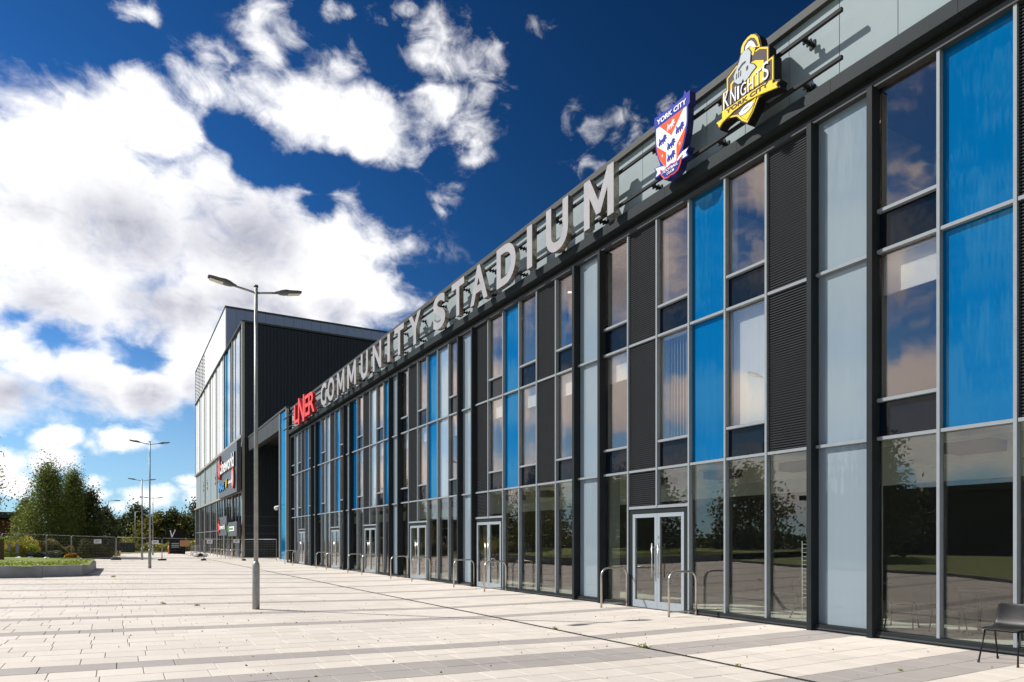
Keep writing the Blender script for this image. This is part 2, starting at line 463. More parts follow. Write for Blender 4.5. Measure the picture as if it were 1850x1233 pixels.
M['c_blue'] = mat('sign_blue', (0.002, 0.014, 0.30), 0.6, 0, 0.05, 3)
M['c_navy'] = mat('sign_navy_side', (0.006, 0.012, 0.10), 0.6)
M['c_orange'] = mat('sign_orange', (0.80, 0.07, 0.010), 0.6, 0, 0.04, 3)
M['c_yellow'] = mat('sign_yellow', (0.80, 0.55, 0.035), 0.6, 0, 0.04, 3)
M['c_black'] = mat('sign_black', (0.012, 0.011, 0.012), 0.6)
M['c_brown'] = mat('sign_charcoal', (0.055, 0.04, 0.042), 0.6)
M['c_silver'] = mat('sign_silver', (0.42, 0.46, 0.50), 0.6)
M['floor'] = mat('interior_floor', (0.66, 0.65, 0.58), 0.5, 0, 0.1, 1)
M['ceil'] = mat('interior_ceiling', (0.55, 0.54, 0.50), 0.8, 0, 0.04, 1)
M['ceil_dark'] = mat('interior_ceiling_violet', (0.10, 0.08, 0.12), 0.8)
M['wall_in'] = mat('interior_wall', (0.07, 0.068, 0.075), 0.8, 0, 0.1, 0.6)
M['wall_pale'] = mat('interior_pale_wall', (0.50, 0.53, 0.52), 0.8)
M['blind'] = mat('blind_white', (0.80, 0.82, 0.82), 0.7)
M['light_on'] = mat('downlight_lit', (0.9, 0.8, 0.7), 0.5, emis=(1.0, 0.82, 0.62, 3.0))
M['dark_clad'] = mat('black_ribbed_cladding', (0.0075, 0.0115, 0.016), 0.6, 0.0, 0.15, 1.0)
M['grey_clad'] = mat('blue_grey_cladding', (0.24, 0.28, 0.38), 0.45, 0.1, 0.05, 0.6)
M['white_clad'] = mat('white_cladding', (0.80, 0.80, 0.80), 0.4, 0, 0.03, 0.5)
M['pilaster'] = mat('beige_pilaster', (0.33, 0.31, 0.25), 0.5, 0.1, 0.08, 1)
M['sign_board'] = mat('charcoal_sign_board', (0.075, 0.08, 0.088), 0.45, 0, 0.08, 1)
M['black_plastic'] = mat('black_plastic', (0.014, 0.014, 0.015), 0.42, 0, 0.25, 14, bump=0.0006, bscale=220, spec=0.3)
M['black_metal'] = mat('black_metal', (0.012, 0.012, 0.013), 0.35, 0.5)
M['concrete'] = mat('planter_concrete', (0.34, 0.345, 0.36), 0.8, 0, 0.16, 2.2, bump=0.004)
M['drain'] = mat('drain_iron', (0.03, 0.03, 0.031), 0.75, 0.0, 0.3, 12)
M['bark'] = mat('bark', (0.12, 0.10, 0.08), 0.9, 0, 0.3, 6, bump=0.01)
M['birch_bark'] = mat('birch_bark', (0.34, 0.32, 0.29), 0.8, 0, 0.4, 5, bump=0.005)
M['timber'] = mat('timber_post', (0.10, 0.06, 0.035), 0.85, 0, 0.25, 8)
M['brickwall'] = mat('brick_red', (0.24, 0.11, 0.075), 0.9, 0, 0.25, 9)
M['roof'] = mat('dark_roof', (0.05, 0.06, 0.065), 0.6, 0, 0.15, 2)
M['rubber'] = mat('rubber_black', (0.03, 0.03, 0.03), 0.85)
M['plywood'] = mat('plywood', (0.45, 0.24, 0.12), 0.8, 0, 0.1, 4)
M['yellow_plastic'] = mat('yellow_plastic', (0.62, 0.40, 0.03), 0.5, 0, 0.1, 5)
M['orange_plastic'] = mat('orange_plastic', (0.75, 0.16, 0.02), 0.5)
M['green_bag'] = mat('green_bag', (0.35, 0.6, 0.3), 0.5)
M['asphalt'] = mat('asphalt', (0.055, 0.055, 0.057), 0.9, 0, 0.25, 3, bump=0.01, bscale=60)
M['mortar'] = mat('joint_sand', (0.27, 0.22, 0.17), 0.95, 0, 0.3, 5)
M['soil'] = mat('soil_bark', (0.06, 0.045, 0.03), 0.95, 0, 0.4, 6, bump=0.02)
M['grass'] = mat('grass', (0.155, 0.215, 0.028), 0.9, 0, 0.35, 1.8, bump=0.03, bscale=35, tint=(1.15, 1.0, 0.9))
M['verge'] = mat('rough_grass', (0.11, 0.13, 0.04), 0.95, 0, 0.4, 0.6, bump=0.05, bscale=12, tint=(1.3, 1.0, 0.8))


def leaf_mat(name, col, trans=0.35, var=0.4):
    m = bpy.data.materials.new(name); m.use_nodes = True
    nt = m.node_tree; nt.nodes.clear(); N, L = nt.nodes.new, nt.links.new
    out = N('ShaderNodeOutputMaterial'); mix = N('ShaderNodeMixShader')
    at = N('ShaderNodeAttribute'); at.attribute_name = 'tint'
    mx = N('ShaderNodeMix'); mx.data_type = 'RGBA'; L(at.outputs['Fac'], mx.inputs[0])
    mx.inputs[6].default_value = (col[0] * (1 - var), col[1] * (1 - var), col[2] * (1 - var), 1)
    mx.inputs[7].default_value = (col[0] * (1 + var * 1.3), col[1] * (1 + var), col[2] * (1 + var * .5), 1)
    df = N('ShaderNodeBsdfPrincipled'); df.inputs['Roughness'].default_value = 0.55
    tl = N('ShaderNodeBsdfTranslucent')
    L(mx.outputs[2], df.inputs['Base Color']); L(mx.outputs[2], tl.inputs[0])
    mix.inputs[0].default_value = trans
    L(df.outputs[0], mix.inputs[1]); L(tl.outputs[0], mix.inputs[2]); L(mix.outputs[0], out.inputs[0])
    return m


M['leaf_birch'] = leaf_mat('birch_leaves', (0.16, 0.205, 0.04))
M['leaf_dark'] = leaf_mat('dark_leaves', (0.062, 0.088, 0.024))
M['leaf_olive'] = leaf_mat('olive_leaves', (0.19, 0.19, 0.035))
M['leaf_hedge'] = leaf_mat('hedge_leaves', (0.13, 0.125, 0.035))
M['leaf_yellow'] = leaf_mat('yellow_leaves', (0.34, 0.30, 0.03))
M['leaf_lime'] = leaf_mat('lime_leaves', (0.22, 0.28, 0.03))
M['leaf_silver'] = leaf_mat('silver_leaves', (0.16, 0.19, 0.13))
M['leaf_orange'] = leaf_mat('orange_flowers', (0.50, 0.26, 0.02))
M['leaf_dead'] = leaf_mat('fallen_leaves', (0.22, 0.14, 0.05))


def paving_mat(name, col):
    m = bpy.data.materials.new(name); m.use_nodes = True
    nt = m.node_tree; N, L = nt.nodes.new, nt.links.new
    b = nt.nodes['Principled BSDF']
    at = N('ShaderNodeAttribute'); at.attribute_name = 'tint'
    g = N('ShaderNodeNewGeometry')
    n = N('ShaderNodeTexNoise'); n.inputs['Scale'].default_value = 1.1; n.inputs['Detail'].default_value = 8; n.inputs['Roughness'].default_value = .7
    L(g.outputs['Position'], n.inputs['Vector'])
    n2 = N('ShaderNodeTexNoise'); n2.inputs['Scale'].default_value = 90; n2.inputs['Detail'].default_value = 3
    L(g.outputs['Position'], n2.inputs['Vector'])
    n3 = N('ShaderNodeTexNoise'); n3.inputs['Scale'].default_value = 0.22; n3.inputs['Detail'].default_value = 5
    L(g.outputs['Position'], n3.inputs['Vector'])

    def mr(src, lo, hi, a, bb):
        r = N('ShaderNodeMapRange'); L(src, r.inputs[0]); r.inputs[1].default_value = lo; r.inputs[2].default_value = hi
        r.inputs[3].default_value = a; r.inputs[4].default_value = bb; return r.outputs[0]

    def mul(a, bb):
        q = N('ShaderNodeMath'); q.operation = 'MULTIPLY'; L(a, q.inputs[0]); L(bb, q.inputs[1]); return q.outputs[0]
    k = mul(mul(mr(at.outputs['Fac'], 0, 1, 0.95, 1.05), mr(n.outputs[0], .3, .7, .93, 1.05)), mul(mr(n2.outputs[0], .3, .7, .93, 1.05), mr(n3.outputs[0], .3, .7, .90, 1.05)))
    vm = N('ShaderNodeVectorMath'); vm.operation = 'SCALE'; vm.inputs[0].default_value = col; L(k, vm.inputs['Scale'])
    L(vm.outputs[0], b.inputs['Base Color'])
    b.inputs['Roughness'].default_value = 0.75
    bp = N('ShaderNodeBump'); bp.inputs['Distance'].default_value = 0.0015; L(n2.outputs[0], bp.inputs['Height']); L(bp.outputs[0], b.inputs['Normal'])
    return m


M['pave'] = paving_mat('paving_cream', (0.60, 0.545, 0.485))
M['pave_dark'] = paving_mat('paving_grey', (0.345, 0.315, 0.295))

# ------------------------------------------------------------------ ground
DRAIN_X = 6.85
def gz(x):
    return 0.0 if x >= DRAIN_X else 0.023 * (DRAIN_X - max(x, -22.0))


def sheet(name, poly, dz, m, **kw):
    """flat sheet laid over the fall of the ground: the polygon is cut at the two fold lines"""
    bm = bmesh.new()
    vs = [bm.verts.new((x, y, 0)) for x, y in poly]
    bm.faces.new(vs)
    for fx in (DRAIN_X, -22.0):
        bmesh.ops.bisect_plane(bm, geom=bm.verts[:] + bm.edges[:] + bm.faces[:], plane_co=(fx, 0, 0), plane_no=(1, 0, 0))
    for v in bm.verts:
        v.co.z = gz(v.co.x) + dz
    bm.normal_update()
    for f in bm.faces:
        if f.normal.z < 0: f.normal_flip()
    me = bpy.data.meshes.new(name); bm.to_mesh(me); bm.free()
    me.materials.append(m)
    o = bpy.data.objects.new(name, me); C.objects.link(o)
    return tag(o, **kw)


sheet('ground', [(-900, -300), (900, -300), (900, 1600), (-900, 1600)], -0.10, M['verge'], kind='structure',
      label='rough grassy ground running out to the horizon', cat='ground')
sheet('road', [(-60, 112), (60, 150), (60, 162), (-60, 124)], -0.07, M['asphalt'], kind='structure', label='asphalt road beyond the plaza', cat='road')
PL = [(-2.2, -12), (10.9, -12), (10.9, 52.5), (16.5, 52.5), (16.5, 69.98), (10.3, 69.98), (10.3, 119), (-2.6, 80), (-2.2, 62), (-1.0, 40), (-1.22, 32.65), (-3.77, 30.96), (-10.3, 30.0), (-6.35, 20.7), (-5.5, 14.5), (-2.95, 10.8), (-2.2, 8)]
plaza = sheet('plaza', PL, -0.030, M['mortar'], kind='structure', label='sand bed showing in the joints of the plaza paving', cat='plaza')

DARK_ROWS = {10, 11, 16, 17, 20, 28, 33, 39, 45, 52, 59, 66, 74, 75, 83, 92, 101, 112, 124, 139, 152}
ROW = 0.45


def inside(x, y, poly):
    c = False; n = len(poly)
    for i in range(n):
        x1, y1 = poly[i]; x2, y2 = poly[(i + 1) % n]
        if (y1 > y) != (y2 > y) and x < (x2 - x1) * (y - y1) / (y2 - y1) + x1: c = not c
    return c


syw, cyw = math.sin(R(29.94)), math.cos(R(29.94))
slabs = []
prng = random.Random(3)
y0r = -2.0
for row in range(int(-2 / ROW) - 1, int(118 / ROW)):
    ya = row * ROW - .1; yb = ya + ROW
    x = -11.0 - prng.random() * 0.5
    while x < 17:
        w = prng.choice((0.45, 0.45, 0.45, 0.6, 0.45, 0.75)) if ya < 60 else 0.9
        xa, xb = x, x + w
        x = xb
        pieces = [(xa, xb)]
        if xa < DRAIN_X < xb: pieces = [(xa, DRAIN_X - .05), (DRAIN_X + .05, xb)]
        elif xa < DRAIN_X + .05 and xb > DRAIN_X: pieces = [(DRAIN_X + .05, xb)]
        elif xb > DRAIN_X - .05 and xa < DRAIN_X: pieces = [(xa, DRAIN_X - .05)]
        for xa, xb in pieces:
            if xb - xa < 0.03: continue
            if ya < 50.5 and xa > 10.6: continue
            if ya < 50 and xb > 10.6: xb = 10.83
            cxm, cym = (xa + xb) / 2, (ya + yb) / 2
            if not inside(min(cxm, 10.6) if ya < 50 else cxm, cym, PL): continue
            if cym < 0: continue
            fw = syw * cxm + cyw * cym; rr = cyw * cxm - syw * cym
            if fw < 2: continue
            vis = abs(rr / fw) < 0.77 and (1.6 - gz(cxm)) / fw < 0.212
            slabs.append((fw if vis else 1e3 + fw, xa, xb, ya, yb, row in DARK_ROWS))
slabs.sort()


def slab_geo(xa, xb, ya, yb, cham, j=0.0035):
    h = prng.uniform(-0.0012, 0.0012); tx = prng.uniform(-0.0015, 0.0015); ty = prng.uniform(-0.0015, 0.0015)
    xa += j; xb -= j; ya += j; yb -= j
    cx_, cy_ = (xa + xb) / 2, (ya + yb) / 2
    def P(x, y, dz): return (x, y, gz(x) + h + tx * (x - cx_) + ty * (y - cy_) + dz)
    c = min(cham, (xb - xa) / 4)
    v = [P(xa, ya, -.03), P(xb, ya, -.03), P(xb, yb, -.03), P(xa, yb, -.03),
         P(xa, ya, -c), P(xb, ya, -c), P(xb, yb, -c), P(xa, yb, -c),
         P(xa + c, ya + c, 0), P(xb - c, ya + c, 0), P(xb - c, yb - c, 0), P(xa + c, yb - c, 0)]
    f = [(8, 9, 10, 11)]
    for i in range(4):
        k = (i + 1) % 4
        f.append((i, k, 4 + k, 4 + i)); f.append((4 + i, 4 + k, 8 + k, 8 + i))
    return v, f


def slab_geo_far(xa, xb, ya, yb, j=0.004):
    h = prng.uniform(-0.001, 0.001)
    xa += j; xb -= j; ya += j; yb -= j
    v = [(xa, ya, gz(xa) + h), (xb, ya, gz(xb) + h), (xb, yb, gz(xb) + h), (xa, yb, gz(xa) + h)]
    v += [(a, b, c - .03) for a, b, c in v]
    f = [(0, 1, 2, 3), (4, 5, 1, 0), (5, 6, 2, 1), (6, 7, 3, 2), (7, 4, 0, 3)]
    return v, f


for k, (fw, xa, xb, ya, yb, dk) in enumerate(slabs[:298]):
    v, f = slab_geo(xa, xb, ya, yb, 0.004)
    me = bpy.data.meshes.new('paving_slab'); me.from_pydata(v, [], f)
    a = me.attributes.new('tint', 'FLOAT', 'FACE'); a.data.foreach_set('value', [prng.random()] * len(f))
    me.materials.append(M['pave_dark'] if dk else M['pave']); me.update()
    o = bpy.data.objects.new('paving_slab', me); C.objects.link(o); o.parent = plaza
V, F, T, MI = [], [], [], []
for fw, xa, xb, ya, yb, dk in slabs[298:]:
    v, f = slab_geo_far(xa, xb, ya, yb)
    n = len(V); V += v; t = prng.random()
    for q in f:
        F.append(tuple(n + i for i in q)); T.append(t); MI.append(1 if dk else 0)
me = bpy.data.meshes.new('paving'); me.from_pydata(V, [], F)
me.materials.append(M['pave']); me.materials.append(M['pave_dark'])
me.polygons.foreach_set('material_index', MI)
a = me.attributes.new('tint', 'FLOAT', 'FACE'); a.data.foreach_set('value', T); me.update()
o = bpy.data.objects.new('paving', me); C.objects.link(o); o.parent = plaza
tag(o, kind='stuff')

# slot drain
dr = empty('drain_channel', (DRAIN_X, 0, 0), label='long dark slot drain running across the pale paving parallel to the glass front', cat='drain')
mb = MB(); mb.box(DRAIN_X - .05, DRAIN_X + .05, 0.5, 118, -.06, -.022); mb.build('channel', M['drain'], dr)
for sx_ in (-.047, .031):
    box('edge_rail', DRAIN_X + sx_, DRAIN_X + sx_ + .016, 0.5, 118, -.03, -.001, M['drain'], dr)
mb = MB()
for i in range(900):
    mb.box(DRAIN_X - .03, DRAIN_X + .03, 1 + i * .06, 1 + i * .06 + .022, -.022, -.006)
tag(mb.build('grating', M['drain'], dr), kind='stuff')

# ------------------------------------------------------------------ stadium building
FX = 10.9
PER, C0 = 7.34, 7.39
PW = 0.57
MOD = (PER - 2 * PW) / 6
T1, T2, HB, HT = 3.29, 6.37, 9.10, 9.20
SUB1, SUB2 = 3.92, 7.04
NBAY = 7
Y_END = C0 + 5 * PER + PW + 6 * MOD + 0.06
stad = empty('stadium_building', (FX, 0, 0), label='long three storey stadium front with dark columns, blue and grey glass and black louvres', cat='building')
# patterns from near to far; g glass, L louvre, b blue, p pale
PAT = {-2: 'LgbgLg', -1: 'gbpgLg', 0: 'pLgLbg', 1: 'LgbgLg', 2: 'gLgbgL', 3: 'gpbgLg', 4: 'bgpLgb', 5: 'gbLpgb', 6: 'gbLgpg'}
DOOR = {1: (3, 4, 4), 2: (4, 5, 5), 3: (3, 4, 4), 4: (2, 3, 3), 5: (1, 2, 2), 6: (2, 3, 2)}
DOORTOP = 2.40
GX0, GX1 = FX + .035, FX + 0.055
ys_all = []


def louvre(y0, y1, z0, z1):
    mb = MB()
    mb.box(FX + .045, FX + .06, y0, y1, z0, z1)
    n = max(1, int((z1 - z0) / 0.048))
    p = (z1 - z0) / n
    for i in range(n):
        z = z0 + i * p
        # sloping blade
        a = [(FX - .012, z + p * .42), (FX - .012, z + p * .86), (FX + .0445, z + p * .96), (FX + .0445, z + p * .80)]
        k = len(mb.v)
        mb.v += [(x, y0, zz) for x, zz in a] + [(x, y1, zz) for x, zz in a]
        for j in range(4):
            q = (j + 1) % 4
            mb.f.append((k + j, k + q, k + 4 + q, k + 4 + j)[::-1]); mb.m.append(0); mb.sm.append(False)
    return mb.build('louvre_panel', M['louvre'], stad)


def pane(name, y0, y1, z0, z1, m):
    return MB().box(GX0, GX1, y0, y1, z0, z1).build(name, m, stad)


TR = 0.027
for i in range(-2, NBAY):
    c = C0 + (i - 1) * PER
    # two projecting columns with the frosted strip between
    for s in (-1, 1):
        yc = c + s * PW
        box('column', FX - .17, FX + .10, yc - .05, yc + .05, 0.0, HB, M['column'], stad, bevel=.006)
    for z0, z1 in ((0.12, T1 - TR), (T1 + TR, T2 - TR), (T2 + TR, HB)):
        pane('frosted_panel', c - PW + .055, c + PW - .055, z0, z1, M['frost'])
    for z in (T1, T2):
        box('transom', FX - .05, FX + .0345, c - PW + .057, c + PW - .057, z - TR, z + TR, M['mullion'], stad)
    ya = c + PW
    pat = PAT[i]
    door = DOOR.get(i)
    yb_end = ya + 6 * MOD
    skip = None
    if door:
        skip = (ya + door[0] * MOD, ya + (door[1] + 1) * MOD)
    for z in (T1, T2):
        # one transom per module, butted between mullions
        for k in range(6):
            box('transom', FX - .05, FX + .0345, ya + k * MOD + (.057 if k == 0 else .0245), ya + (k + 1) * MOD - (.057 if k == 5 else .0245), z - TR, z + TR, M['mullion'], stad)
    for k in range(1, 6):
        ym = ya + k * MOD
        zb = 0.0
        if door and k in (door[0] + 1,): zb = DOORTOP
        box('mullion', FX - .062, FX + .06, ym - .023, ym + .023, zb, HB, M['mullion'], stad)
    for k in range(6):
        y0, y1 = ya + k * MOD + (.055 if k == 0 else .0235), ya + (k + 1) * MOD - (.055 if k == 5 else .0235)
        t = pat[k]
        for zf, zs, zt in ((T1, SUB1, T2), (T2, SUB2, HB)):
            a, b = zf + TR, zt - (TR if zt == T2 else 0)
            if t == 'L': louvre(y0, y1, a, b)
            elif t == 'b': pane('blue_panel', y0, y1, a, b, M['blue'])
            elif t == 'p': pane('pale_panel', y0, y1, a, b, M['pale'])
            else:
                pane('spandrel_panel', y0, y1, a, zs - TR, M['spandrel'])
                box('transom', FX - .05, FX + .0345, y0 + .002, y1 - .002, zs - TR, zs + TR, M['mullion'], stad)
                pane('glass_pane', y0, y1, zs + TR, b, M['glass'])
        # ground floor
        zb = 0.12
        if door and door[0] <= k <= door[1]: zb = DOORTOP + .04
        if door and k == door[2]: louvre(y0, y1, zb, T1 - TR)
        else: pane('glass_pane', y0, y1, zb, T1 - TR, M['glass_low'])
    # sill plinth
    segs = [(c - PW + .06, c + PW - .06)]
    if skip: segs += [(ya + .06, skip[0] - .03), (skip[1] + .03, yb_end - .06)]
    else: segs += [(ya + .06, yb_end - .06)]
    for a, b in segs:
        if b - a > .1:
            box('sill', FX - .07, FX + .08, a, b, 0.0, 0.115, M['column'], stad, bevel=.004)
            box('sill_trim', FX - .085, FX - .0705, a, b, 0.03, 0.055, M['headbar'], stad)
    if door:
        d0, d1 = skip[0] + .029, skip[1] - .029
        # header above the leaves
        box('transom', FX - .05, FX + .0345, d0, d1, DOORTOP - .03, DOORTOP + .036, M['mullion'], stad)
        dd = MB()
        dd.box(FX - .03, FX + .05, d0, d1, 2.26, 2.368)
        dd.box(FX - .03, FX + .05, d0, d0 + .13, 0, 2.258)
        dd.box(FX - .03, FX + .05, d1 - .13, d1, 0, 2.258)
        dp = dd.build('door', M['column'], stad)
        md = (d0 + d1) / 2
        for (a, b, hs) in ((d0 + .135, md - .004, 1), (md + .004, d1 - .135, -1)):
            lf = MB()
            st = .085
            lf.box(FX - .035, FX + .03, a, a + st, .015, 2.25)
            lf.box(FX - .035, FX + .03, b - st, b, .015, 2.25)
            lf.box(FX - .035, FX + .03, a + st, b - st, 2.16, 2.25)
            lf.box(FX - .035, FX + .03, a + st, b - st, .015, .19)
            lo = lf.build('door_leaf', M['door_frame'], dp, off=(FX, 0, 0))
            g_ = MB().box(FX - .006, FX + .006, a + st, b - st, .19, 2.16).build('door_glass', M['glass_low'], dp, off=(FX, 0, 0))
            hy = (b - .10) if hs > 0 else (a + .10)
            hd = MB()
            hd.tube([(FX - .10, hy, .75), (FX - .10, hy, 1.55)], .016, 10)
            hd.tube([(FX - .10, hy, .85), (FX - .03, hy, .85)], .010, 8)
            hd.tube([(FX - .10, hy, 1.45), (FX - .03, hy, 1.45)], .010, 8)
            hd.build('handle', M['steel'], dp, off=(FX, 0, 0))
        box('lock', FX - .05, FX - .034, md - .06, md - .025, 1.68, 1.715, M['steel'], dp, off=(FX, 0, 0))
Y0B = C0 - 3 * PER - PW - .06
box('corner_column', FX - .13, FX + .10, Y_END - .05, Y_END + .10, 0, HB, M['column'], stad)
# head bar, fascia, parapet panels and coping in lengths
yy = Y0B
while yy < Y_END:
    y2 = min(yy + 2 * MOD, Y_END + .1)
    box('head_bar', FX - .085, FX + .10, yy + .001, y2 - .001, HB + .002, HT, M['headbar'], stad)
    box('head_recess', FX + .0, FX + .10, yy + .001, y2 - .001, HT + .002, 9.338, M['void'], stad)
    box('fascia_panel', FX - .25, FX + .08, yy + .0025, y2 - .0025, 9.34, 9.585, M['fascia'], stad)
    box('coping', FX - .10, FX + .25, yy + .002, y2 - .002, 11.115, 11.27, M['coping'], stad)
    yy = y2
yy = Y0B
while yy < Y_END - .3:
    y2 = min(yy + MOD, Y_END + .1)
    box('cladding_panel', FX + .0, FX + .04, yy + .006, y2 - .006, 9.59, 11.11, M['cladding'], stad)
    yy = y2
# the bulk behind
mb = MB()
mb.box(FX + .105, 44, Y0B, Y_END, 9.62, 10.9)
mb.box(FX + .045, FX + .105, Y0B, Y_END + .08, 9.35, 11.10)
mb.build('roof_deck', M['void'], stad)
box('end_wall', FX + .11, 44, Y_END - .2, Y_END + .08, 0, 9.60, M['dark_clad'], stad)
box('end_wall', FX + .11, 44, Y0B, Y0B + .2, 0, 9.60, M['dark_clad'], stad)
box('back_wall', FX + 6.6, FX + 6.8, Y0B + .21, Y_END - .21, 0.0, 9.6, M['wall_in'], stad)
box('floor_slab', FX + .10, FX + 6.59, Y0B + .21, Y_END - .21, -.05, 0.035, M['floor'], stad)
box('floor_slab', FX + .09, FX + 6.59, Y0B + .21, Y_END - .21, 3.36, 3.80, M['ceil'], stad)
box('floor_slab', FX + .09, FX + 6.59, Y0B + .21, Y_END - .21, 6.44, 6.92, M['ceil'], stad)
box('ceiling', FX + .11, FX + 6.59, Y0B + .21, Y_END - .21, 9.12, 9.30, M['ceil_dark'], stad)
# interior bulkhead beams and ceiling lines on the ground floor
box('bulkhead', FX + 1.6, FX + 1.75, Y0B + .3, Y_END - .3, 2.95, 3.355, M['ceil'], stad)
box('bulkhead', FX + 3.4, FX + 3.5, Y0B + .3, Y_END - .3, 2.80, 3.355, M['wall_pale'], stad)
for i in range(-2, NBAY):
    c = C0 + (i - 1) * PER
    box('inner_column', FX + .5, FX + .85, c - .18, c + .18, .04, 3.355, M['wall_pale'], stad)
    for k in range(3):
        y = c + PW + 1.03 + k * 2 * MOD
        box('duct', FX + .75, FX + 1.25, y - .35, y + .35, 3.02, 3.20, M['wall_in'], stad)
    for fl, zt in ((3.80, 6.43), (6.92, 9.11)):
        box('partition', FX + .15, FX + 6.55, c - .05, c + .05, fl + .005, zt, M['wall_pale'], stad)
        box('partition', FX + .15, FX + 6.55, c + 3.62 + .0, c + 3.70, fl + .005, zt, M['wall_pale'], stad)
# opaque backing and linings behind louvres and coloured panels
for i in range(-2, NBAY):
    c = C0 + (i - 1) * PER
    ya = c + PW
    mb = MB(); mb.box(FX + .065, FX + .08, c - PW, c + PW, .1, 9.1); mb.build('lining', M['void'], stad)
    for k, t in enumerate(PAT[i]):
        if t != 'g':
            mb = MB(); mb.box(FX + .065, FX + .08, ya + k * MOD, ya + (k + 1) * MOD, T1, 9.1); mb.build('lining', M['void'], stad)
        else:
            # plaster reveals on both sides of each clear window
            for y in (ya + k * MOD + .012, ya + (k + 1) * MOD - .03):
                for a, b in ((3.82, 6.40), (6.94, 9.08)):
                    box('reveal', FX + .09, FX + .30, y, y + .018, a, b, M['wall_pale'], stad)

NB = {'L': 'louvre', 'b': 'blue panel', 'p': 'pale panel', 'g': 'another window', 'f': 'frosted strip'}
# blinds behind the first floor windows (things of their own, hanging in the rooms)
for i in range(0, 7):
    c = C0 + (i - 1) * PER; ya = c + PW
    for k, t in enumerate(PAT[i]):
        if t != 'g': continue
        y0, y1 = ya + k * MOD + .05, ya + (k + 1) * MOD - .05
        where = {0: 'nearest', 1: 'second', 2: 'third', 3: 'fourth', 4: 'fifth', 5: 'sixth', 6: 'farthest'}[i]
        if i == 1 and k in (1, 3):
            if k == 3:
                b = empty('vertical_blind', (FX + .16, (y0 + y1) / 2, 0), label='white vertical blind with open slats, middle floor window left of nearest blue column', cat='blind')
                box('headrail', FX + .13, FX + .19, y0, y1, 6.28, 6.34, M['blind'], b)
                for q in range(10):
                    yq = y0 + .04 + q * (y1 - y0 - .06) / 9.5
                    mb = MB()
                    mb.quad((FX + .13, yq - .02, 3.98), (FX + .19, yq + .052, 3.98), (FX + .19, yq + .052, 6.28), (FX + .13, yq - .02, 6.28))
                    mb.build('slat', M['blind'], b)
            else:
                b = empty('roller_blind', (FX + .16, (y0 + y1) / 2, 0), label='white blind drawn fully down behind the middle floor window right of the near blue panel', cat='blind')
                for q in range(9):
                    w_ = (y1 - y0) / 9
                    box('slat', FX + .155, FX + .16 + .002 * (q % 2), y0 + q * w_ + .001, y0 + (q + 1) * w_ - .001, 3.98, 6.30, M['blind'], b)
                box('headrail', FX + .13, FX + .19, y0, y1, 6.302, 6.35, M['blind'], b)
        else:
            drop = random.choice((.55, .6, .7, .62))
            b = empty('roller_blind', (FX + .16, (y0 + y1) / 2, 0), label='short white roller blind, %s bay, middle floor window between %s and %s' % (where, NB[(PAT[i] + 'f')[k + 1]], NB[('f' + PAT[i])[k]]), cat='blind', group='short roller blinds behind the middle floor windows')
            box('fabric', FX + .15, FX + .154, y0, y1, 6.30 - drop, 6.30, M['blind'], b)
            MB().tube([(FX + .152, y0, 6.33), (FX + .152, y1, 6.33)], .025, 8).build('roller', M['blind'], b)
            box('bottom_bar', FX + .146, FX + .158, y0, y1, 6.285 - drop, 6.299 - drop, M['white'], b)

# downlights in the top floor ceiling
DLN = ['behind the rightmost top window', 'above the top windows of the second bay', 'above the top windows of the third bay', 'above the top windows of the fourth bay']
for i in range(0, 4):
    c = C0 + (i - 1) * PER
    for k, (dy, dx) in enumerate(((.55, .9), (.85, 2.2)) if i == 0 else ((1.7, .9), (3.9, .9), (5.6, 1.2))):
        y = c + PW + dy if i else C0 - PW - .35 - dy * .5
        dl = empty('downlight', (FX + dx, y, 9.12), label='lit ceiling light %s, %s' % (DLN[i], ['the first', 'the second', 'the third'][k]), cat='downlight', group='lights in the top floor ceiling')
        MB().tube([(FX + dx, y, 9.112), (FX + dx, y, 9.119)], .055, 16).build('lens', M['light_on'], dl)
        MB().tube([(FX + dx, y, 9.108), (FX + dx, y, 9.1195)], [.085, .075], 16, caps=False).build('trim', M['white'], dl)

# ------------------------------------------------------------------ letters
def text_mesh(body, bold=0.0):
    cu = bpy.data.curves.new('t', 'FONT')
    cu.body = body; cu.size = 1; cu.extrude = 0.5; cu.offset = bold; cu.resolution_u = 6
    ob = bpy.data.objects.new('t', cu); C.objects.link(ob)
    bpy.context.view_layer.update()
    dg = bpy.context.evaluated_depsgraph_get()
    me = bpy.data.meshes.new_from_object(ob.evaluated_get(dg))
    bpy.data.objects.remove(ob); bpy.data.curves.remove(cu)
    n = len(me.vertices); co = np.empty(n * 3, 'f'); me.vertices.foreach_get('co', co)
    return me, co.reshape(n, 3)


def place_text(name, body, yl, yr, z0, z1, xf, depth, mats, parent, bold=0.0, off=None, shear=0.0):
    """lettering facing -X that reads from yl (left, larger Y) to yr"""
    me, co = text_mesh(body, bold)
    lo, hi = co.min(0), co.max(0)
    f = (co - lo) / (hi - lo)
    Y = yl + (yr - yl) * f[:, 0]; Z = z0 + (z1 - z0) * f[:, 1] + shear * (f[:, 0] - .5)
    X = xf + depth * (1 - f[:, 2])
    o3 = off or tuple(parent.location)
    me.vertices.foreach_set('co', np.stack([X - o3[0], Y - o3[1], Z - o3[2]], 1).astype('f').ravel())
    me.materials.clear()
    for m_ in (mats if isinstance(mats, (list, tuple)) else [mats]): me.materials.append(m_)
    me.update()
    if len(me.materials) > 1:
        for p in me.polygons: p.material_index = 0 if abs(p.normal.x) > .8 else 1
    else:
        for p in me.polygons: p.material_index = 0
    me.name = name
    o = bpy.data.objects.new(name, me); C.objects.link(o); o.parent = parent
    return o


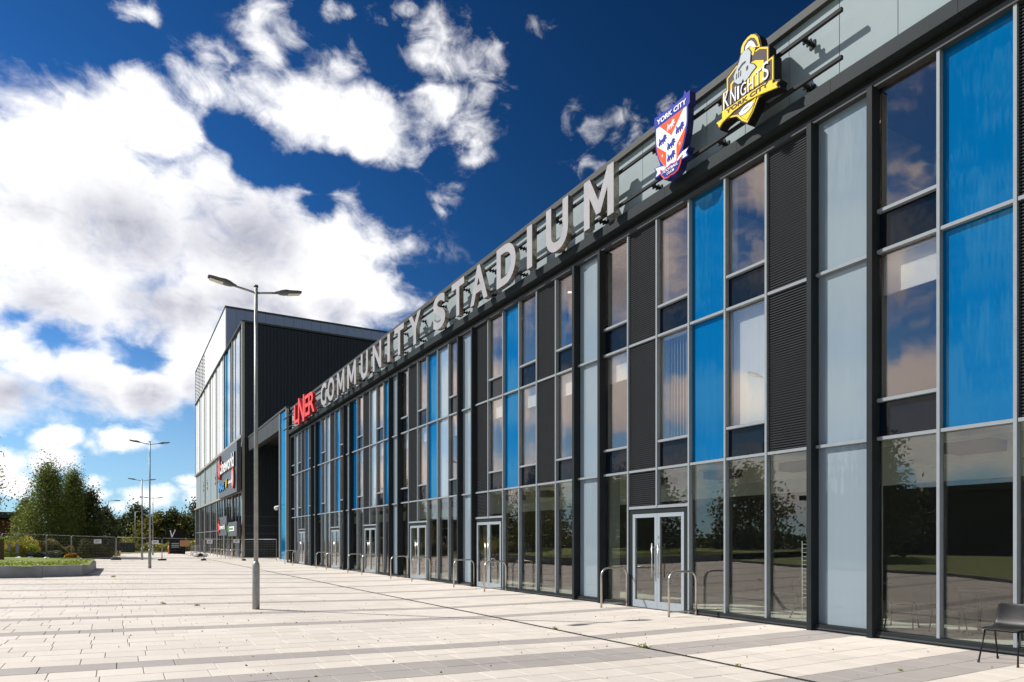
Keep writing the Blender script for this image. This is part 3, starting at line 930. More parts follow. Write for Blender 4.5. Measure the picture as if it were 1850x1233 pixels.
LF, LD = FX - .50, .17
sg = empty('letter_sign', (FX - .3, 27, 9.6), label='big silver letters reading COMMUNITY STADIUM standing on black rails along the roof edge', cat='sign')
LET = [('C', 40.85, 39.60), ('O', 39.30, 37.92), ('M', 37.35, 35.95), ('M', 35.40, 33.90), ('U', 33.08, 31.98), ('N', 31.25, 30.05), ('I', 29.22, 28.90), ('T', 28.32, 27.20), ('Y', 26.62, 25.32),
       ('S', 24.08, 22.98), ('T', 22.42, 21.40), ('A', 20.92, 19.66), ('D', 19.04, 17.84), ('I', 17.18, 16.89), ('U', 16.14, 15.06), ('M', 14.34, 13.12)]
for ch, yl, yr in LET:
    e = .025 if ch in 'COSU' else 0
    if ch == 'M':
        MP = [(0, 0), (0, 1), (.20, 1), (.5, .44), (.80, 1), (1, 1), (1, 0), (.80, 0), (.80, .60), (.57, .18), (.43, .18), (.20, .60), (.20, 0)]
        MB().prism([(-yl + a_ * (yl - yr), 9.58 + b_ * 1.24) for a_, b_ in MP], LF, LF + LD, 0, 1).build('letter', [M['letter'], M['letter_side']], sg)
    else:
        place_text('letter', ch, yl, yr, 9.58 - e, 10.82 + e, LF, LD, [M['letter'], M['letter_side']], sg, bold=.028)
    for y in (yl - .15, yr + .15) if yl - yr > .5 else ((yl + yr) / 2,):
        for z in (9.78, 10.59):
            box('bracket', LF + LD, FX - .342, y - .03, y + .03, z - .03, z + .03, M['rail'], sg)
for z in (9.78, 10.59):
    y = 7.21
    while y < 52.3:
        y2 = min(y + 6.0, 52.3)
        box('rail', FX - .34, FX - .28, y, y2 - .004, z - .032, z + .032, M['rail'], sg)
        y = y2
    for i in range(22):
        y = 8.0 + i * 2.0
        mb = MB(); mb.box(FX - .28, FX - .002, y - .025, y + .025, z - .02, z + .02); mb.box(FX - .02, FX - .002, y - .06, y + .06, z - .07, z + .07)
        mb.box(FX - .22, FX - .19, y - .05, y + .05, z - .05, z + .05)
        mb.box(FX - .12, FX - .09, y - .05, y + .05, z - .05, z + .05)
        mb.build('bracket', M['rail'], sg)

rd = empty('letter_sign', (FX - .3, 45, 9.6), label='red condensed LNER letters at the far end of the roof edge sign', cat='sign')
B = .0
RL = [('L', 48.0, 46.75, 9.60, 10.86), ('N', 46.68, 44.98, 9.38, 11.12), ('E', 45.02, 43.95, 9.62, 10.95), ('R', 43.85, 42.30, 9.58, 10.93)]
for n_, (ch, yl, yr, z0, z1) in enumerate(RL):
    place_text('letter', ch, yl, yr, z0, z1, LF - .02 * (n_ % 2), LD + .02, [M['red'], M['red_side']], rd, bold=.015)
for y in (47.6, 46.2, 44.6, 43.2):
    box('bracket', LF + LD, FX - .342, y - .03, y + .03, 9.75, 9.81, M['rail'], rd)
    box('bracket', LF + LD, FX - .342, y - .03, y + .03, 10.56, 10.62, M['rail'], rd)

# ------------------------------------------------------------------ crests
def crest_piece(name, poly, lay, m, parent, th=.012, side=None):
    x0 = CF - .004 - lay * .006
    return MB().prism(poly, x0, CF + .001, 0, 0).build(name, m, parent)


CF = FX - .56
sh = empty('shield_sign', (FX - .4, 11.05, 9.5), label='blue, white and orange football club shield reading YORK CITY with five small lions', cat='sign')
OUT = [(-11.60, 10.78), (-11.60, 11.015), (-11.47, 11.0), (-11.44, 11.10), (-11.36, 11.0), (-11.1, 10.985), (-11.05, 11.085), (-10.98, 10.985), (-10.70, 11.0), (-10.66, 11.11), (-10.60, 11.02), (-10.51, 11.03), (-10.51, 10.77),
       (-10.56, 10.74), (-10.565, 10.45), (-10.60, 10.22), (-10.67, 10.02), (-10.74, 9.86), (-10.53, 9.87), (-10.60, 9.79), (-10.55, 9.68), (-10.74, 9.68), (-10.80, 9.53), (-10.93, 9.46), (-11.05, 9.475), (-11.18, 9.46), (-11.30, 9.52), (-11.37, 9.66),
       (-11.59, 9.66), (-11.52, 9.77), (-11.61, 9.90), (-11.40, 9.87), (-11.46, 10.02), (-11.54, 10.25), (-11.57, 10.45), (-11.57, 10.74)]
MB().prism(OUT, CF, CF + .17, 0, 1).build('backing', [M['c_blue'], M['c_navy']], sh)
crest_piece('field', [(-11.53, 10.74), (-10.60, 10.74), (-10.60, 10.45), (-10.635, 10.22), (-10.71, 10.01), (-10.84, 9.82), (-10.92, 9.74), (-11.20, 9.74), (-11.29, 9.82), (-11.42, 10.01), (-11.50, 10.25), (-11.53, 10.45)], 0, M['white'], sh)
crest_piece('orange_wedge', [(-11.42, 10.74), (-10.70, 10.74), (-11.055, 10.365)], 1, M['c_orange'], sh)
crest_piece('orange_wedge', [(-11.515, 10.34), (-11.215, 10.07), (-11.215, 9.765), (-11.29, 9.83), (-11.42, 10.02), (-11.49, 10.2)], 1, M['c_orange'], sh)
crest_piece('orange_wedge', [(-10.615, 10.34), (-10.895, 10.07), (-10.895, 9.765), (-10.83, 9.84), (-10.71, 10.02), (-10.64, 10.2)], 1, M['c_orange'], sh)
LION = [(0, .25), (.06, .42), (.10, .62), (.05, .80), (.10, .92), (.16, .72), (.22, .58), (.36, .60), (.50, .62), (.58, .70), (.62, .88), (.72, .98), (.84, .92), (.94, .80), (.90, .70), (.80, .66), (.82, .56), (.96, .52), (1.0, .40), (.92, .40), (.80, .44), (.78, .28), (.84, .10), (.74, .08), (.68, .30),
        (.60, .34), (.58, .14), (.62, .02), (.50, .0), (.50, .28), (.40, .36), (.32, .32), (.34, .14), (.38, .04), (.26, .03), (.22, .24), (.14, .30), (.14, .12), (.16, .0), (.04, .02)]
for (w, z, m_) in ((-11.055, 10.585, M['white']), (-10.79, 10.39, M['c_blue']), (-11.32, 10.39, M['c_blue']), (-11.055, 10.175, M['c_blue']), (-11.055, 9.92, M['c_blue'])):
    crest_piece('lion', [(w - .125 + .25 * a, z - .085 + .18 * b) for a, b in LION], 2, m_, sh)
for w in (-11.325, -10.785):
    crest_piece('rose', [(w + (.035 if k % 2 else .013) * math.cos(k * math.pi / 4 + math.pi / 4), 10.045 + (.05 if k % 2 else .015) * math.sin(k * math.pi / 4 + math.pi / 4)) for k in range(8)], 2, M['white'], sh)
crest_piece('ribbon_tail', [(-11.56, 9.875), (-11.40, 9.845), (-11.28, 9.80), (-11.22, 9.74), (-11.36, 9.70), (-11.55, 9.685), (-11.49, 9.77)], 0, M['white'], sh)
crest_piece('ribbon_tail', [(-10.56, 9.845), (-10.72, 9.845), (-10.84, 9.80), (-10.90, 9.74), (-10.76, 9.70), (-10.585, 9.70), (-10.63, 9.78)], 0, M['white'], sh)
RB = [(-11.41, 9.775), (-11.30, 9.71), (-11.18, 9.725), (-11.06, 9.76), (-10.94, 9.725), (-10.82, 9.715), (-10.715, 9.775), (-10.76, 9.62), (-10.84, 9.51), (-10.96, 9.485), (-11.06, 9.50), (-11.16, 9.485), (-11.28, 9.52), (-11.36, 9.62)]
crest_piece('ribbon_border', RB, 2, M['c_orange'], sh)
cw, cz = -11.06, 9.62
crest_piece('ribbon', [(cw + (w - cw) * .88, cz + (z - cz) * .82) for w, z in RB], 3, M['c_blue'], sh)
place_text('lettering', 'YORK CITY', 11.50, 10.60, 10.80, 10.915, CF - .012, .01, M['white'], sh, bold=.03)
place_text('lettering', 'FOOTBALL', 11.29, 10.83, 9.625, 9.685, CF - .034, .01, M['white'], sh, bold=.02)
place_text('lettering', 'CLUB', 11.17, 10.94, 9.545, 9.60, CF - .034, .01, M['white'], sh, bold=.02)
for z in (9.78, 10.59):
    for y in (11.4, 10.7): box('bracket', CF + .17, FX - .342, y - .04, y + .04, z - .04, z + .04, M['rail'], sh)

kn = empty('shield_sign', (FX - .4, 8.95, 9.5), label='yellow and black rugby club badge reading KNIGHTS YORK CITY with plumed helmet', cat='sign')
KO = [(-9.63, 10.46), (-9.52, 10.46), (-9.52, 10.70), (-9.30, 10.80), (-9.22, 10.86), (-9.16, 10.95), (-9.16, 11.05), (-9.10, 11.12), (-9.0, 11.16), (-8.90, 11.165), (-8.79, 11.11), (-8.72, 11.01), (-8.69, 10.90), (-8.66, 10.77), (-8.50, 10.70), (-8.50, 10.46), (-8.385, 10.46), (-8.385, 10.0),
      (-8.25, 9.93), (-8.29, 9.86), (-8.255, 9.785), (-8.385, 9.805), (-8.58, 9.85), (-8.73, 9.86), (-8.85, 9.67), (-9.0, 9.515), (-9.15, 9.64), (-9.24, 9.76), (-9.29, 9.81), (-9.42, 9.85), (-9.60, 9.83), (-9.70, 9.775), (-9.735, 9.855), (-9.79, 9.935), (-9.635, 9.945)]
MB().prism(KO, CF, CF + .2, 0, 1).build('backing', [M['c_black'], M['c_black']], kn)
kc = (-9.0, 10.35)
def shrink(poly, d):
    """inset a polygon by d"""
    n = len(poly); ar = sum(poly[i][0] * poly[(i + 1) % n][1] - poly[(i + 1) % n][0] * poly[i][1] for i in range(n)); s = 1 if ar > 0 else -1
    out = []
    for i in range(n):
        p0, p1, p2 = Vector(poly[i - 1]), Vector(poly[i]), Vector(poly[(i + 1) % n])
        a = (p1 - p0).normalized(); b = (p2 - p1).normalized()
        na = Vector((-a.y, a.x)) * s; nb = Vector((-b.y, b.x)) * s
        q = na + nb
        q = q / max(.5, q.dot(na)) if q.length > 1e-6 else na
        out.append((p1.x + q.x * d, p1.y + q.y * d))
    return out
BODY = [(-9.60, 10.44), (-9.50, 10.44), (-9.50, 10.67), (-9.27, 10.77), (-9.10, 10.80), (-8.70, 10.79), (-8.52, 10.68), (-8.52, 10.44), (-8.405, 10.44), (-8.405, 9.98), (-8.74, 9.88), (-8.86, 9.685), (-9.0, 9.545), (-9.13, 9.65), (-9.25, 9.80), (-9.60, 9.93)]
crest_piece('yellow_border', BODY, 0, M['c_yellow'], kn)
crest_piece('charcoal_field', shrink(BODY, .032), 1, M['c_brown'], kn)
crest_piece('yellow_field', [(-9.40, 10.12), (-9.40, 10.50), (-9.20, 10.60), (-9.17, 10.57), (-9.36, 10.47), (-9.36, 10.12)], 2, M['c_yellow'], kn)
crest_piece('yellow_field', [(-9.0, 10.12), (-9.0, 10.40), (-8.90, 10.62), (-8.80, 10.60), (-8.61, 10.49), (-8.61, 10.10)], 2, M['c_yellow'], kn)
crest_piece('yellow_tip', [(-9.20, 9.83), (-8.78, 9.90), (-8.88, 9.70), (-9.0, 9.59), (-9.10, 9.67)], 2, M['c_yellow'], kn)
crest_piece('plume', [(-9.145, 10.94), (-9.13, 11.05), (-9.08, 11.11), (-8.98, 11.145), (-8.90, 11.145), (-8.81, 11.09), (-8.745, 11.0), (-8.715, 10.88), (-8.69, 10.79), (-8.80, 10.84), (-8.85, 10.72), (-8.93, 10.80), (-9.02, 10.90)], 2, M['c_yellow'], kn)
crest_piece('plume_stripe', [(-9.07, 10.93), (-9.06, 11.03), (-8.98, 11.09), (-8.90, 11.09), (-8.82, 11.03), (-8.77, 10.94), (-8.74, 10.83), (-8.82, 10.90), (-8.90, 10.98), (-8.98, 10.97)], 3, M['c_brown'], kn)
crest_piece('plume_stripe', [(-9.03, 10.92), (-9.02, 10.99), (-8.95, 11.04), (-8.88, 11.02), (-8.82, 10.94), (-8.77, 10.83), (-8.85, 10.88), (-8.92, 10.94), (-8.97, 10.93)], 4, M['white'], kn)
HM = [(-9.17, 10.80), (-9.13, 10.90), (-9.04, 10.935), (-8.95, 10.90), (-8.90, 10.82), (-8.91, 10.70), (-8.92, 10.61), (-8.82, 10.53), (-8.78, 10.46), (-8.88, 10.42), (-8.97, 10.36), (-9.05, 10.34), (-9.08, 10.42), (-9.12, 10.36), (-9.20, 10.38), (-9.29, 10.47), (-9.31, 10.60), (-9.24, 10.70)]
crest_piece('helmet_outline', shrink(HM, -.016), 3, M['c_black'], kn)
crest_piece('helmet', HM, 4, M['c_silver'], kn)
crest_piece('visor_slot', [(-9.20, 10.66), (-9.10, 10.72), (-9.02, 10.72), (-9.02, 10.69), (-9.10, 10.68), (-9.19, 10.62)], 5, M['c_brown'], kn)
for q in range(3):
    crest_piece('visor_slot', [(-9.25 + q * .05, 10.50), (-9.235 + q * .05, 10.50), (-9.225 + q * .05, 10.60), (-9.24 + q * .05, 10.60)], 5, M['c_brown'], kn)
crest_piece('visor_slot', [(-9.0, 10.52), (-8.96, 10.53), (-8.96, 10.60), (-9.0, 10.59)], 5, M['c_brown'], kn)
crest_piece('ribbon', [(-9.75, 9.925), (-9.60, 9.93), (-9.60, 10.075), (-9.32, 10.06), (-9.0, 10.065), (-8.70, 10.05), (-8.405, 10.01), (-8.405, 9.93), (-8.29, 9.915), (-8.325, 9.86), (-8.295, 9.805), (-8.405, 9.83), (-8.70, 9.90), (-9.0, 9.94), (-9.32, 9.925), (-9.60, 9.86), (-9.68, 9.80), (-9.70, 9.86)], 4, M['c_yellow'], kn)
crest_piece('ball', [(-9.01 + .165 * math.cos(t * math.pi / 8), 9.805 + .07 * math.sin(t * math.pi / 8) + .02 * math.cos(t * math.pi / 8)) for t in range(16)], 4, M['white'], kn)
crest_piece('ball_seam', [(-9.08, 9.80), (-8.94, 9.82), (-8.94, 9.826), (-9.08, 9.806)], 5, M['c_brown'], kn)
hs_ = [('K', .32), ('N', .28), ('I', .25), ('G', .24), ('H', .25), ('T', .28), ('S', .33)]
yk = 9.56
for n_, (ch, hh) in enumerate(hs_):
    wd = .045 if ch == 'I' else .135
    place_text('lettering', ch, yk, yk - wd, 10.09, 10.09 + hh, CF - .034, .01, M['white'], kn, bold=.0)
    yk -= wd + .036
place_text('lettering', 'YORK CITY', 9.50, 8.50, 9.955, 10.035, CF - .036, .01, M['c_brown'], kn, bold=.02, shear=-.02)
for z in (9.78, 10.59):
    for y in (9.3, 8.75): box('bracket', CF + .2, FX - .342, y - .05, y + .05, z - .05, z + .05, M['rail'], kn)

# ------------------------------------------------------------------ bicycle hoops
def hoop(name, x, y, L=.78, H=.95, label=None, group=None):
    r_ = .024; cr = .2
    pts = [(x, y, gz(x) - .02), (x, y, H - cr)]
    for k in range(1, 7):
        a = k / 6 * math.pi / 2
        pts.append((x + cr - cr * math.cos(a), y, H - cr + cr * math.sin(a)))
    for k in range(0, 7):
        a = k / 6 * math.pi / 2
        pts.append((x + L - cr + cr * math.sin(a), y, H - cr + cr * math.cos(a)))
    pts.append((x + L, y, -.02))
    e = empty(name, (x, y, 0), label=label, cat='bike stand', group=group)
    MB().tube(pts, r_, 12).build('hoop', M['steel'], e)
    MB().tube([(x, y, .10), (x + L, y, .10)], .016, 8).build('cross_bar', M['steel'], e)
    return e
HY = [(10.80, 'in front of the right leaf of the nearest double door'), (13.12, 'just left of the nearest double door'),
      (19.16, 'in front of the second double door from the camera'), (21.45, 'at the dark columns just left of the second double door'),
      (25.35, 'in front of the third double door from the camera'), (27.76, 'just left of the third double door, by its frosted panel'),
      (31.75, 'in front of the fourth double door from the camera'), (34.03, 'just left of the fourth double door'),
      (38.18, 'in front of the fifth double door from the camera'), (40.43, 'just left of the fifth double door'),
      (46.68, 'in front of the farthest double door'), (49.14, 'at the far end of the glass front')]
for y, where in HY:
    hoop('bike_stand', 10.03, y, label='steel hoop bicycle stand ' + where, group='bicycle hoops along the glass front')

# ------------------------------------------------------------------ lamp posts
def lamp(x, y, s, label, name='street_lamp'):
    z = gz(x)
    e = empty(name, (x, y, z), label=label, cat='street lamp', group='twin arm street lamps on the plaza')
    mb = MB(); mb.tube([(x, y, z - .05), (x, y, z + .95), (x, y, z + 1.0), (x, y, z + 1.06)], [.085, .085, .077, .05], 16); mb.build('base', M['galv'], e)
    mb = MB(); mb.tube([(x, y, z + 1.0), (x, y, z + 7.12)], [.050, .041], 14); mb.build('pole', M['galv'], e)
    MB().tube([(x, y, z + 7.11), (x, y, z + 7.15)], [.055, .05], 14).build('cap', M['lampgrey'], e)
    box('access_door', x - .05, x + .05, y - .096, y - .088, z + .35, z + .8, M['galv'], e)
    for s_ in (-1, 1):
        a = MB(); a.tube([(x, y, z + 6.98), (x + s_ * .50, y, z + 7.06)], .024, 10); a.build('arm', M['galv'], e)
        h = MB()
        # tapering flat lamp head with a rounded body near the joint
        secs = [(.44, .035, .03), (.50, .055, .04), (.58, .09, .075), (.68, .115, .085), (.80, .12, .055), (.98, .115, .042), (1.06, .09, .03)]
        n0 = len(h.v)
        for q, wy, hz in secs:
            cz_ = 7.06 + (q - .44) * .16
            ring = [(-wy, 0), (-wy * .8, hz * .7), (0, hz), (wy * .8, hz * .7), (wy, 0), (wy * .85, -hz * .6), (0, -hz * .8), (-wy * .85, -hz * .6)]
            h.v += [(x + s_ * q, y + a_, z + cz_ + b_ * .8) for a_, b_ in ring]
        for i in range(len(secs) - 1):
            for k in range(8):
                f = (n0 + i * 8 + k, n0 + i * 8 + (k + 1) % 8, n0 + (i + 1) * 8 + (k + 1) % 8, n0 + (i + 1) * 8 + k)
                h.f.append(f if s_ > 0 else f[::-1]); h.m.append(0); h.sm.append(True)
        h.f.append(tuple(n0 + k for k in range(8))); h.m.append(0); h.sm.append(False)
        h.f.append(tuple(n0 + (len(secs) - 1) * 8 + k for k in range(8))); h.m.append(0); h.sm.append(False)
        ho = h.build('lamp_head', M['lampgrey'], e)
        ln = MB()
        za = 7.06 + (.76 - .44) * .16 - .043; zb = 7.06 + (1.03 - .44) * .16 - .036
        pts = [(x + s_ * .74, y - .085, z + za), (x + s_ * .74, y + .085, z + za), (x + s_ * 1.03, y + .075, z + zb), (x + s_ * 1.03, y - .075, z + zb)]
        n = len(ln.v)
        ln.v += pts + [(a_, b_, c_ - .012) for a_, b_, c_ in pts]
        ln.f += [(0, 1, 2, 3), (4, 5, 6, 7), (0, 1, 5, 4), (1, 2, 6, 5), (2, 3, 7, 6), (3, 0, 4, 7)]; ln.m += [0] * 6; ln.sm += [False] * 6
        lo = ln.build('lens', M['lens'], ho, off=(x, y, z))
    e.scale = (.92, 1, s)
    return e
lamp(2.625, 15.88, 1.0, 'grey street lamp with two flat heads, the tall one nearest the camera')
lamp(1.46, 42.02, .965, 'grey twin headed street lamp, second from the camera, beyond the planter corner')
lamp(1.58, 60.97, .89, 'grey twin headed street lamp, third from the camera, just behind the mesh fence')
lamp(3.17, 82.72, .87, 'grey twin headed street lamp farthest away at the end of the paving')
for x, y, h_, lb in ((-1.3, 110.4, 7.0, 'thin single arm street lamp rising left of the plaza lamps by the hedge end'), (2.3, 125.6, 6.2, 'thin dark single arm street lamp in front of the distant trees')):
    e = empty('street_lamp', (x, y, gz(x) - .1), label=lb, cat='street lamp')
    MB().tube([(x, y, gz(x) - .1), (x, y, gz(x) + h_)], [.09, .05], 8).build('pole', M['galv'], e)
    MB().tube([(x, y, gz(x) + h_), (x + .9, y - .1, gz(x) + h_ + .08)], .04, 8).build('arm', M['galv'], e)
    box('lamp_head', x + .8, x + 1.5, y - .2, y, gz(x) + h_ + .02, gz(x) + h_ + .14, M['lampgrey'], e)

# ------------------------------------------------------------------ link block with blue wall panel
lk = empty('link_building', (12, 60, 0), label='dark entrance with grey beam and tall blue panel between stadium and cinema', cat='building')
box('blue_panel', 10.88, 10.95, 52.62, 54.9, .22, 11.45, M['blue'], lk)
box('plinth', 10.84, 11.0, 52.45, 55.1, -.02, .215, M['concrete'], lk)
box('frame', 10.80, 11.0, 52.45, 52.60, .22, 11.5, M['pilaster'], lk)
box('frame', 10.80, 11.0, 54.92, 55.10, .22, 11.5, M['pilaster'], lk)
box('wall', 10.955, 44, 52.61, 54.91, .2, 11.45, M['dark_clad'], lk)
box('coping', 10.78, 44, 52.45, 69.9, 11.505, 11.66, M['coping'], lk)
for k in range(6):
    box('beam_panel', 10.82, 10.90, 55.12 + k * 2.46, 55.12 + (k + 1) * 2.46 - .02, 10.25, 11.5, M['headbar'], lk)
box('beam', 10.905, 11.3, 55.12, 69.88, 10.25, 11.5, M['void'], lk)
box('roof', 11.3, 44, 54.95, 69.88, 11.0, 11.5, M['void'], lk)
box('back_wall', 17.0, 17.3, 54.92, 69.9, -.05, 11.0, M['dark_clad'], lk)
box('gap_wall', 11.6, 44, Y_END + .1, 52.44, -.05, 11.3, M['dark_clad'], lk)
cc = empty('security_camera', (10.75, 55.9, 4.2), label='white dome security camera on a bracket beside the blue wall panel', cat='camera')
MB().tube([(10.80, 55.0, 4.30), (10.75, 55.3, 4.32), (10.73, 55.75, 4.30)], .05, 8).build('bracket', M['white'], cc)
MB().tube([(10.73, 55.75, 4.36), (10.73, 55.75, 4.28), (10.73, 55.75, 4.12), (10.73, 55.75, 4.04)], [.06, .17, .17, .09], 12).build('housing', M['white'], cc)

# ------------------------------------------------------------------ cinema building
CX = 10.4
cb = empty('cinema_building', (CX, 70, -.3), label='tall cinema block with black ribbed side wall, white upper wall and beige pilasters', cat='building')
CY0, CY1, CYU = 70.0, 117.0, 82.4
ZT, ZU = 22.75, 28.0
mb = MB(); mb.box(CX + .3, 46, CY0 + .1, CY1, -.3, ZT - .05); mb.build('wall', M['void'], cb)
for i in range(36):
    x0 = CX + .12 + i * 1.0
    mb = MB()
    mb.box(x0 + .004, x0 + .996, CY0 + .03, CY0 + .09, -.3, ZT - .1)
    for q in range(3):
        xx = x0 + .1 + q * .33
        mb.box(xx, xx + .16, CY0 - .02, CY0 + .0305, 4.1, ZT - .1)
    mb.build('cladding_panel', M['dark_clad'], cb)
for zz in (.75, 1.5, 2.3, 3.1, 4.0):
    box('seam', CX + .12, 46, CY0 + .01, CY0 + .0295, zz, zz + .04, M['sign_board'], cb)
box('corner_trim', CX - .12, CX + .118, CY0 - .06, CY0 + .12, -.3, ZT, M['pilaster'], cb)
box('coping', CX - .14, 46, CY0 - .08, CY0 + .5, ZT + .002, ZT + .17, M['coping'], cb)
box('coping', CX - .14, CX + .4, CY0 + .502, CY1, ZT + .002, ZT + .17, M['coping'], cb)
# upper volume
for i in range(34):
    x0 = CX + .05 + i * 1.05
    box('cladding_panel', x0 + .01, x0 + 1.04, CYU, CYU + .06, ZT - .1, ZU - .2, M['grey_clad'], cb)
mb = MB(); mb.box(CX + .08, 46, CYU + .07, CY1, ZT, ZU - .1); mb.build('upper_wall', M['void'], cb)
for i in range(6):
    y0 = CYU + .02 + i * 5.76
    box('white_panel', CX - .03, CX + .07, y0, y0 + 5.75, ZT + .175, ZU - .2, M['white_clad'], cb)
box('coping', CX - .08, 46, CYU - .05, CYU + .4, ZU - .198, ZU + .02, M['coping'], cb)
box('coping', CX - .08, CX + .4, CYU + .402, CY1, ZU - .198, ZU + .02, M['coping'], cb)
# front: pilasters and panels
pil = [CY0 + .6 + k * 6.62 for k in range(8)]
for k, y in enumerate(pil):
    box('pilaster', CX - .06, CX + .28, y - .13, y + .13, 11.9, ZT, M['pilaster'], cb)
    box('pilaster', CX - .06, CX + .28, y - .16, y + .16, -.3, 6.4, M['pilaster'], cb)
    if k in (1, 3, 5):
        box('pilaster', CX - .06, CX + .28, y - .2, y + .2, 6.65, 11.6, M['pilaster'], cb)
for k in range(7):
    a, b = pil[k] + .16, pil[k + 1] - .16
    w = (b - a) / 4
    for q in range(4):
        mm = M['white_clad'] if k >= 2 else M['pale']
        if k == 1 and q >= 2: mm = M['blue']
        if q == 0 and k < 2: mm = M['dark_clad']  # dark strip next to the pilaster: shade put into the panel colour
        box('wall_panel', CX + .02 + (.05 if q % 2 == 0 else 0), CX + .29, a + q * w + .06, a + (q + 1) * w - .06, 11.92, ZT - .02, mm, cb)
    box('frieze_panel', CX + .05, CX + .29, a + .02, b - .02, 6.66, 11.58, M['cladding'], cb)
    # glazed ground storey
    for q in range(3):
        w3 = (b - a) / 3
        box('glass_pane', CX + .05, CX + .08, a + q * w3 + .04, a + (q + 1) * w3 - .04, 2.9, 6.38, M['spandrel'], cb)
        box('glass_pane', CX + .05, CX + .08, a + q * w3 + .04, a + (q + 1) * w3 - .04, -.1, 2.8, M['spandrel'], cb)
        box('mullion', CX - .01, CX + .10, a + (q + 1) * w3 - .035, a + (q + 1) * w3 + .035, -.1, 6.38, M['mullion'], cb)
    box('transom', CX - .01, CX + .049, a, b, 2.82, 2.89, M['mullion'], cb)
box('band', CX - .2, CX + .28, CY0 + .12, CY1, 11.62, 11.88, M['pilaster'], cb)
box('band', CX - .2, CX + .28, CY0 + .12, CY1, 6.42, 6.64, M['pilaster'], cb)
# fixings left on the white wall and frieze
mb = MB()
for a in range(7):
    for b in range(9):
        mb.box(CX - .08, CX - .03, 104 + a * 2.0, 104.1 + a * 2.0, 23.3 + b * .5, 23.45 + b * .5)
for a in range(7):
    mb.box(CX - .14, CX - .08, 104 + a * 2.0, 104.06 + a * 2.0, 23.1, 27.9)
tag(mb.build('sign_rails', M['sign_board'], cb), kind='stuff')
mb = MB()
for y in (88.5, 90.0, 92.0, 101, 103.5, 105.5):
    for z in (8.6, 9.3):
        mb.box(CX - .0, CX + .049, y, y + .3, z, z + .35)
        mb.box(CX - .0, CX + .049, y, y + .3, z + .55, z + .62)
tag(mb.build('fixings', M['headbar'], cb), kind='stuff')

def star(cx_, cz_, r1, r2, rot=0):
    return [(cx_ + (r1 if k % 2 == 0 else r2) * math.sin(k * math.pi / 5 + rot), cz_ + (r1 if k % 2 == 0 else r2) * math.cos(k * math.pi / 5 + rot)) for k in range(10)]
bs = empty('sign_board', (CX - .5, 76, 6.5), label='large charcoal sign board with red star, white cineworld lettering and a small blue IMAX logo', cat='sign')
box('board', CX - .62, CX - .23, 69.75, 83.2, 6.35, 11.25, M['sign_board'], bs)
MB().prism(star(-81.5, 9.55, 1.45, .62, .1), CX - .80, CX - .63, 0, 1).build('star', [M['red'], M['red_side']], bs)
place_text('lettering', 'cineworld', 81.0, 70.7, 8.85, 10.3, CX - .78, .14, [M['white'], M['c_brown']], bs, bold=.03)
place_text('lettering', 'IMAX', 82.8, 77.8, 7.05, 7.9, CX - .74, .1, [mat('imax_blue', (.01, .25, .62), .4), M['c_navy']], bs, bold=.04)
place_text('lettering', 'V', 77.2, 75.6, 7.1, 8.0, CX - .74, .1, [M['c_yellow'], M['c_black']], bs, bold=.02)
for q in range(6): box('small_mark', CX - .68, CX - .63, 75.0 - q * .45, 75.28 - q * .45, 7.45, 7.75, M['white'], bs)
MB().prism([(-71.4 + .75 * math.cos(t * math.pi / 8), 7.8 + 1.05 * math.sin(t * math.pi / 8)) for t in range(16)], CX - .78, CX - .63, 0, 1).build('oval_logo', [M['c_orange'], M['c_brown']], bs)
MB().prism([(-71.5 + .28 * math.cos(t * math.pi / 8), 7.8 + .8 * math.sin(t * math.pi / 8)) for t in range(16)], CX - .81, CX - .785, 0, 0).build('oval_mark', M['white'], bs)
s1 = empty('sign_board', (CX - .5, 79, 2), label='small charcoal entrance sign with red star and white cineworld lettering', cat='sign')
box('board', CX - .75, CX - .3, 75.9, 82.4, 2.2, 4.2, M['sign_board'], s1)
MB().prism(star(-81.6, 3.2, .85, .36, .1), CX - .86, CX - .76, 0, 1).build('star', [M['red'], M['red_side']], s1)
place_text('lettering', 'cineworld', 81.0, 76.6, 2.85, 3.4, CX - .84, .08, [M['white'], M['c_brown']], s1, bold=.03)
s2 = empty('sign_board', (CX - .5, 72, 2), label='small charcoal entrance sign with green mark and a white strip next to the cinema corner', cat='sign')
box('board', CX - .65, CX - .3, 69.6, 75.6, 2.1, 3.5, M['sign_board'], s2)
box('white_strip', CX - .70, CX - .655, 71.0, 74.4, 2.6, 3.05, M['white'], s2)
for q in range(7): box('small_mark', CX - .712, CX - .7005, 74.0 - q * .4, 74.22 - q * .4, 2.72, 2.93, M['sign_board'], s2)
box('green_mark', CX - .72, CX - .655, 74.7, 75.3, 2.5, 3.2, mat('sign_green', (.08, .5, .05), .4), s2)
# entrance doors of the cinema
for y in (73.2, 79.8):
    for q in range(2):
        box('door', CX - .06, CX + .04, y + q * 1.0, y + q * 1.0 + .09, -.1, 2.2, M['door_frame'], cb)

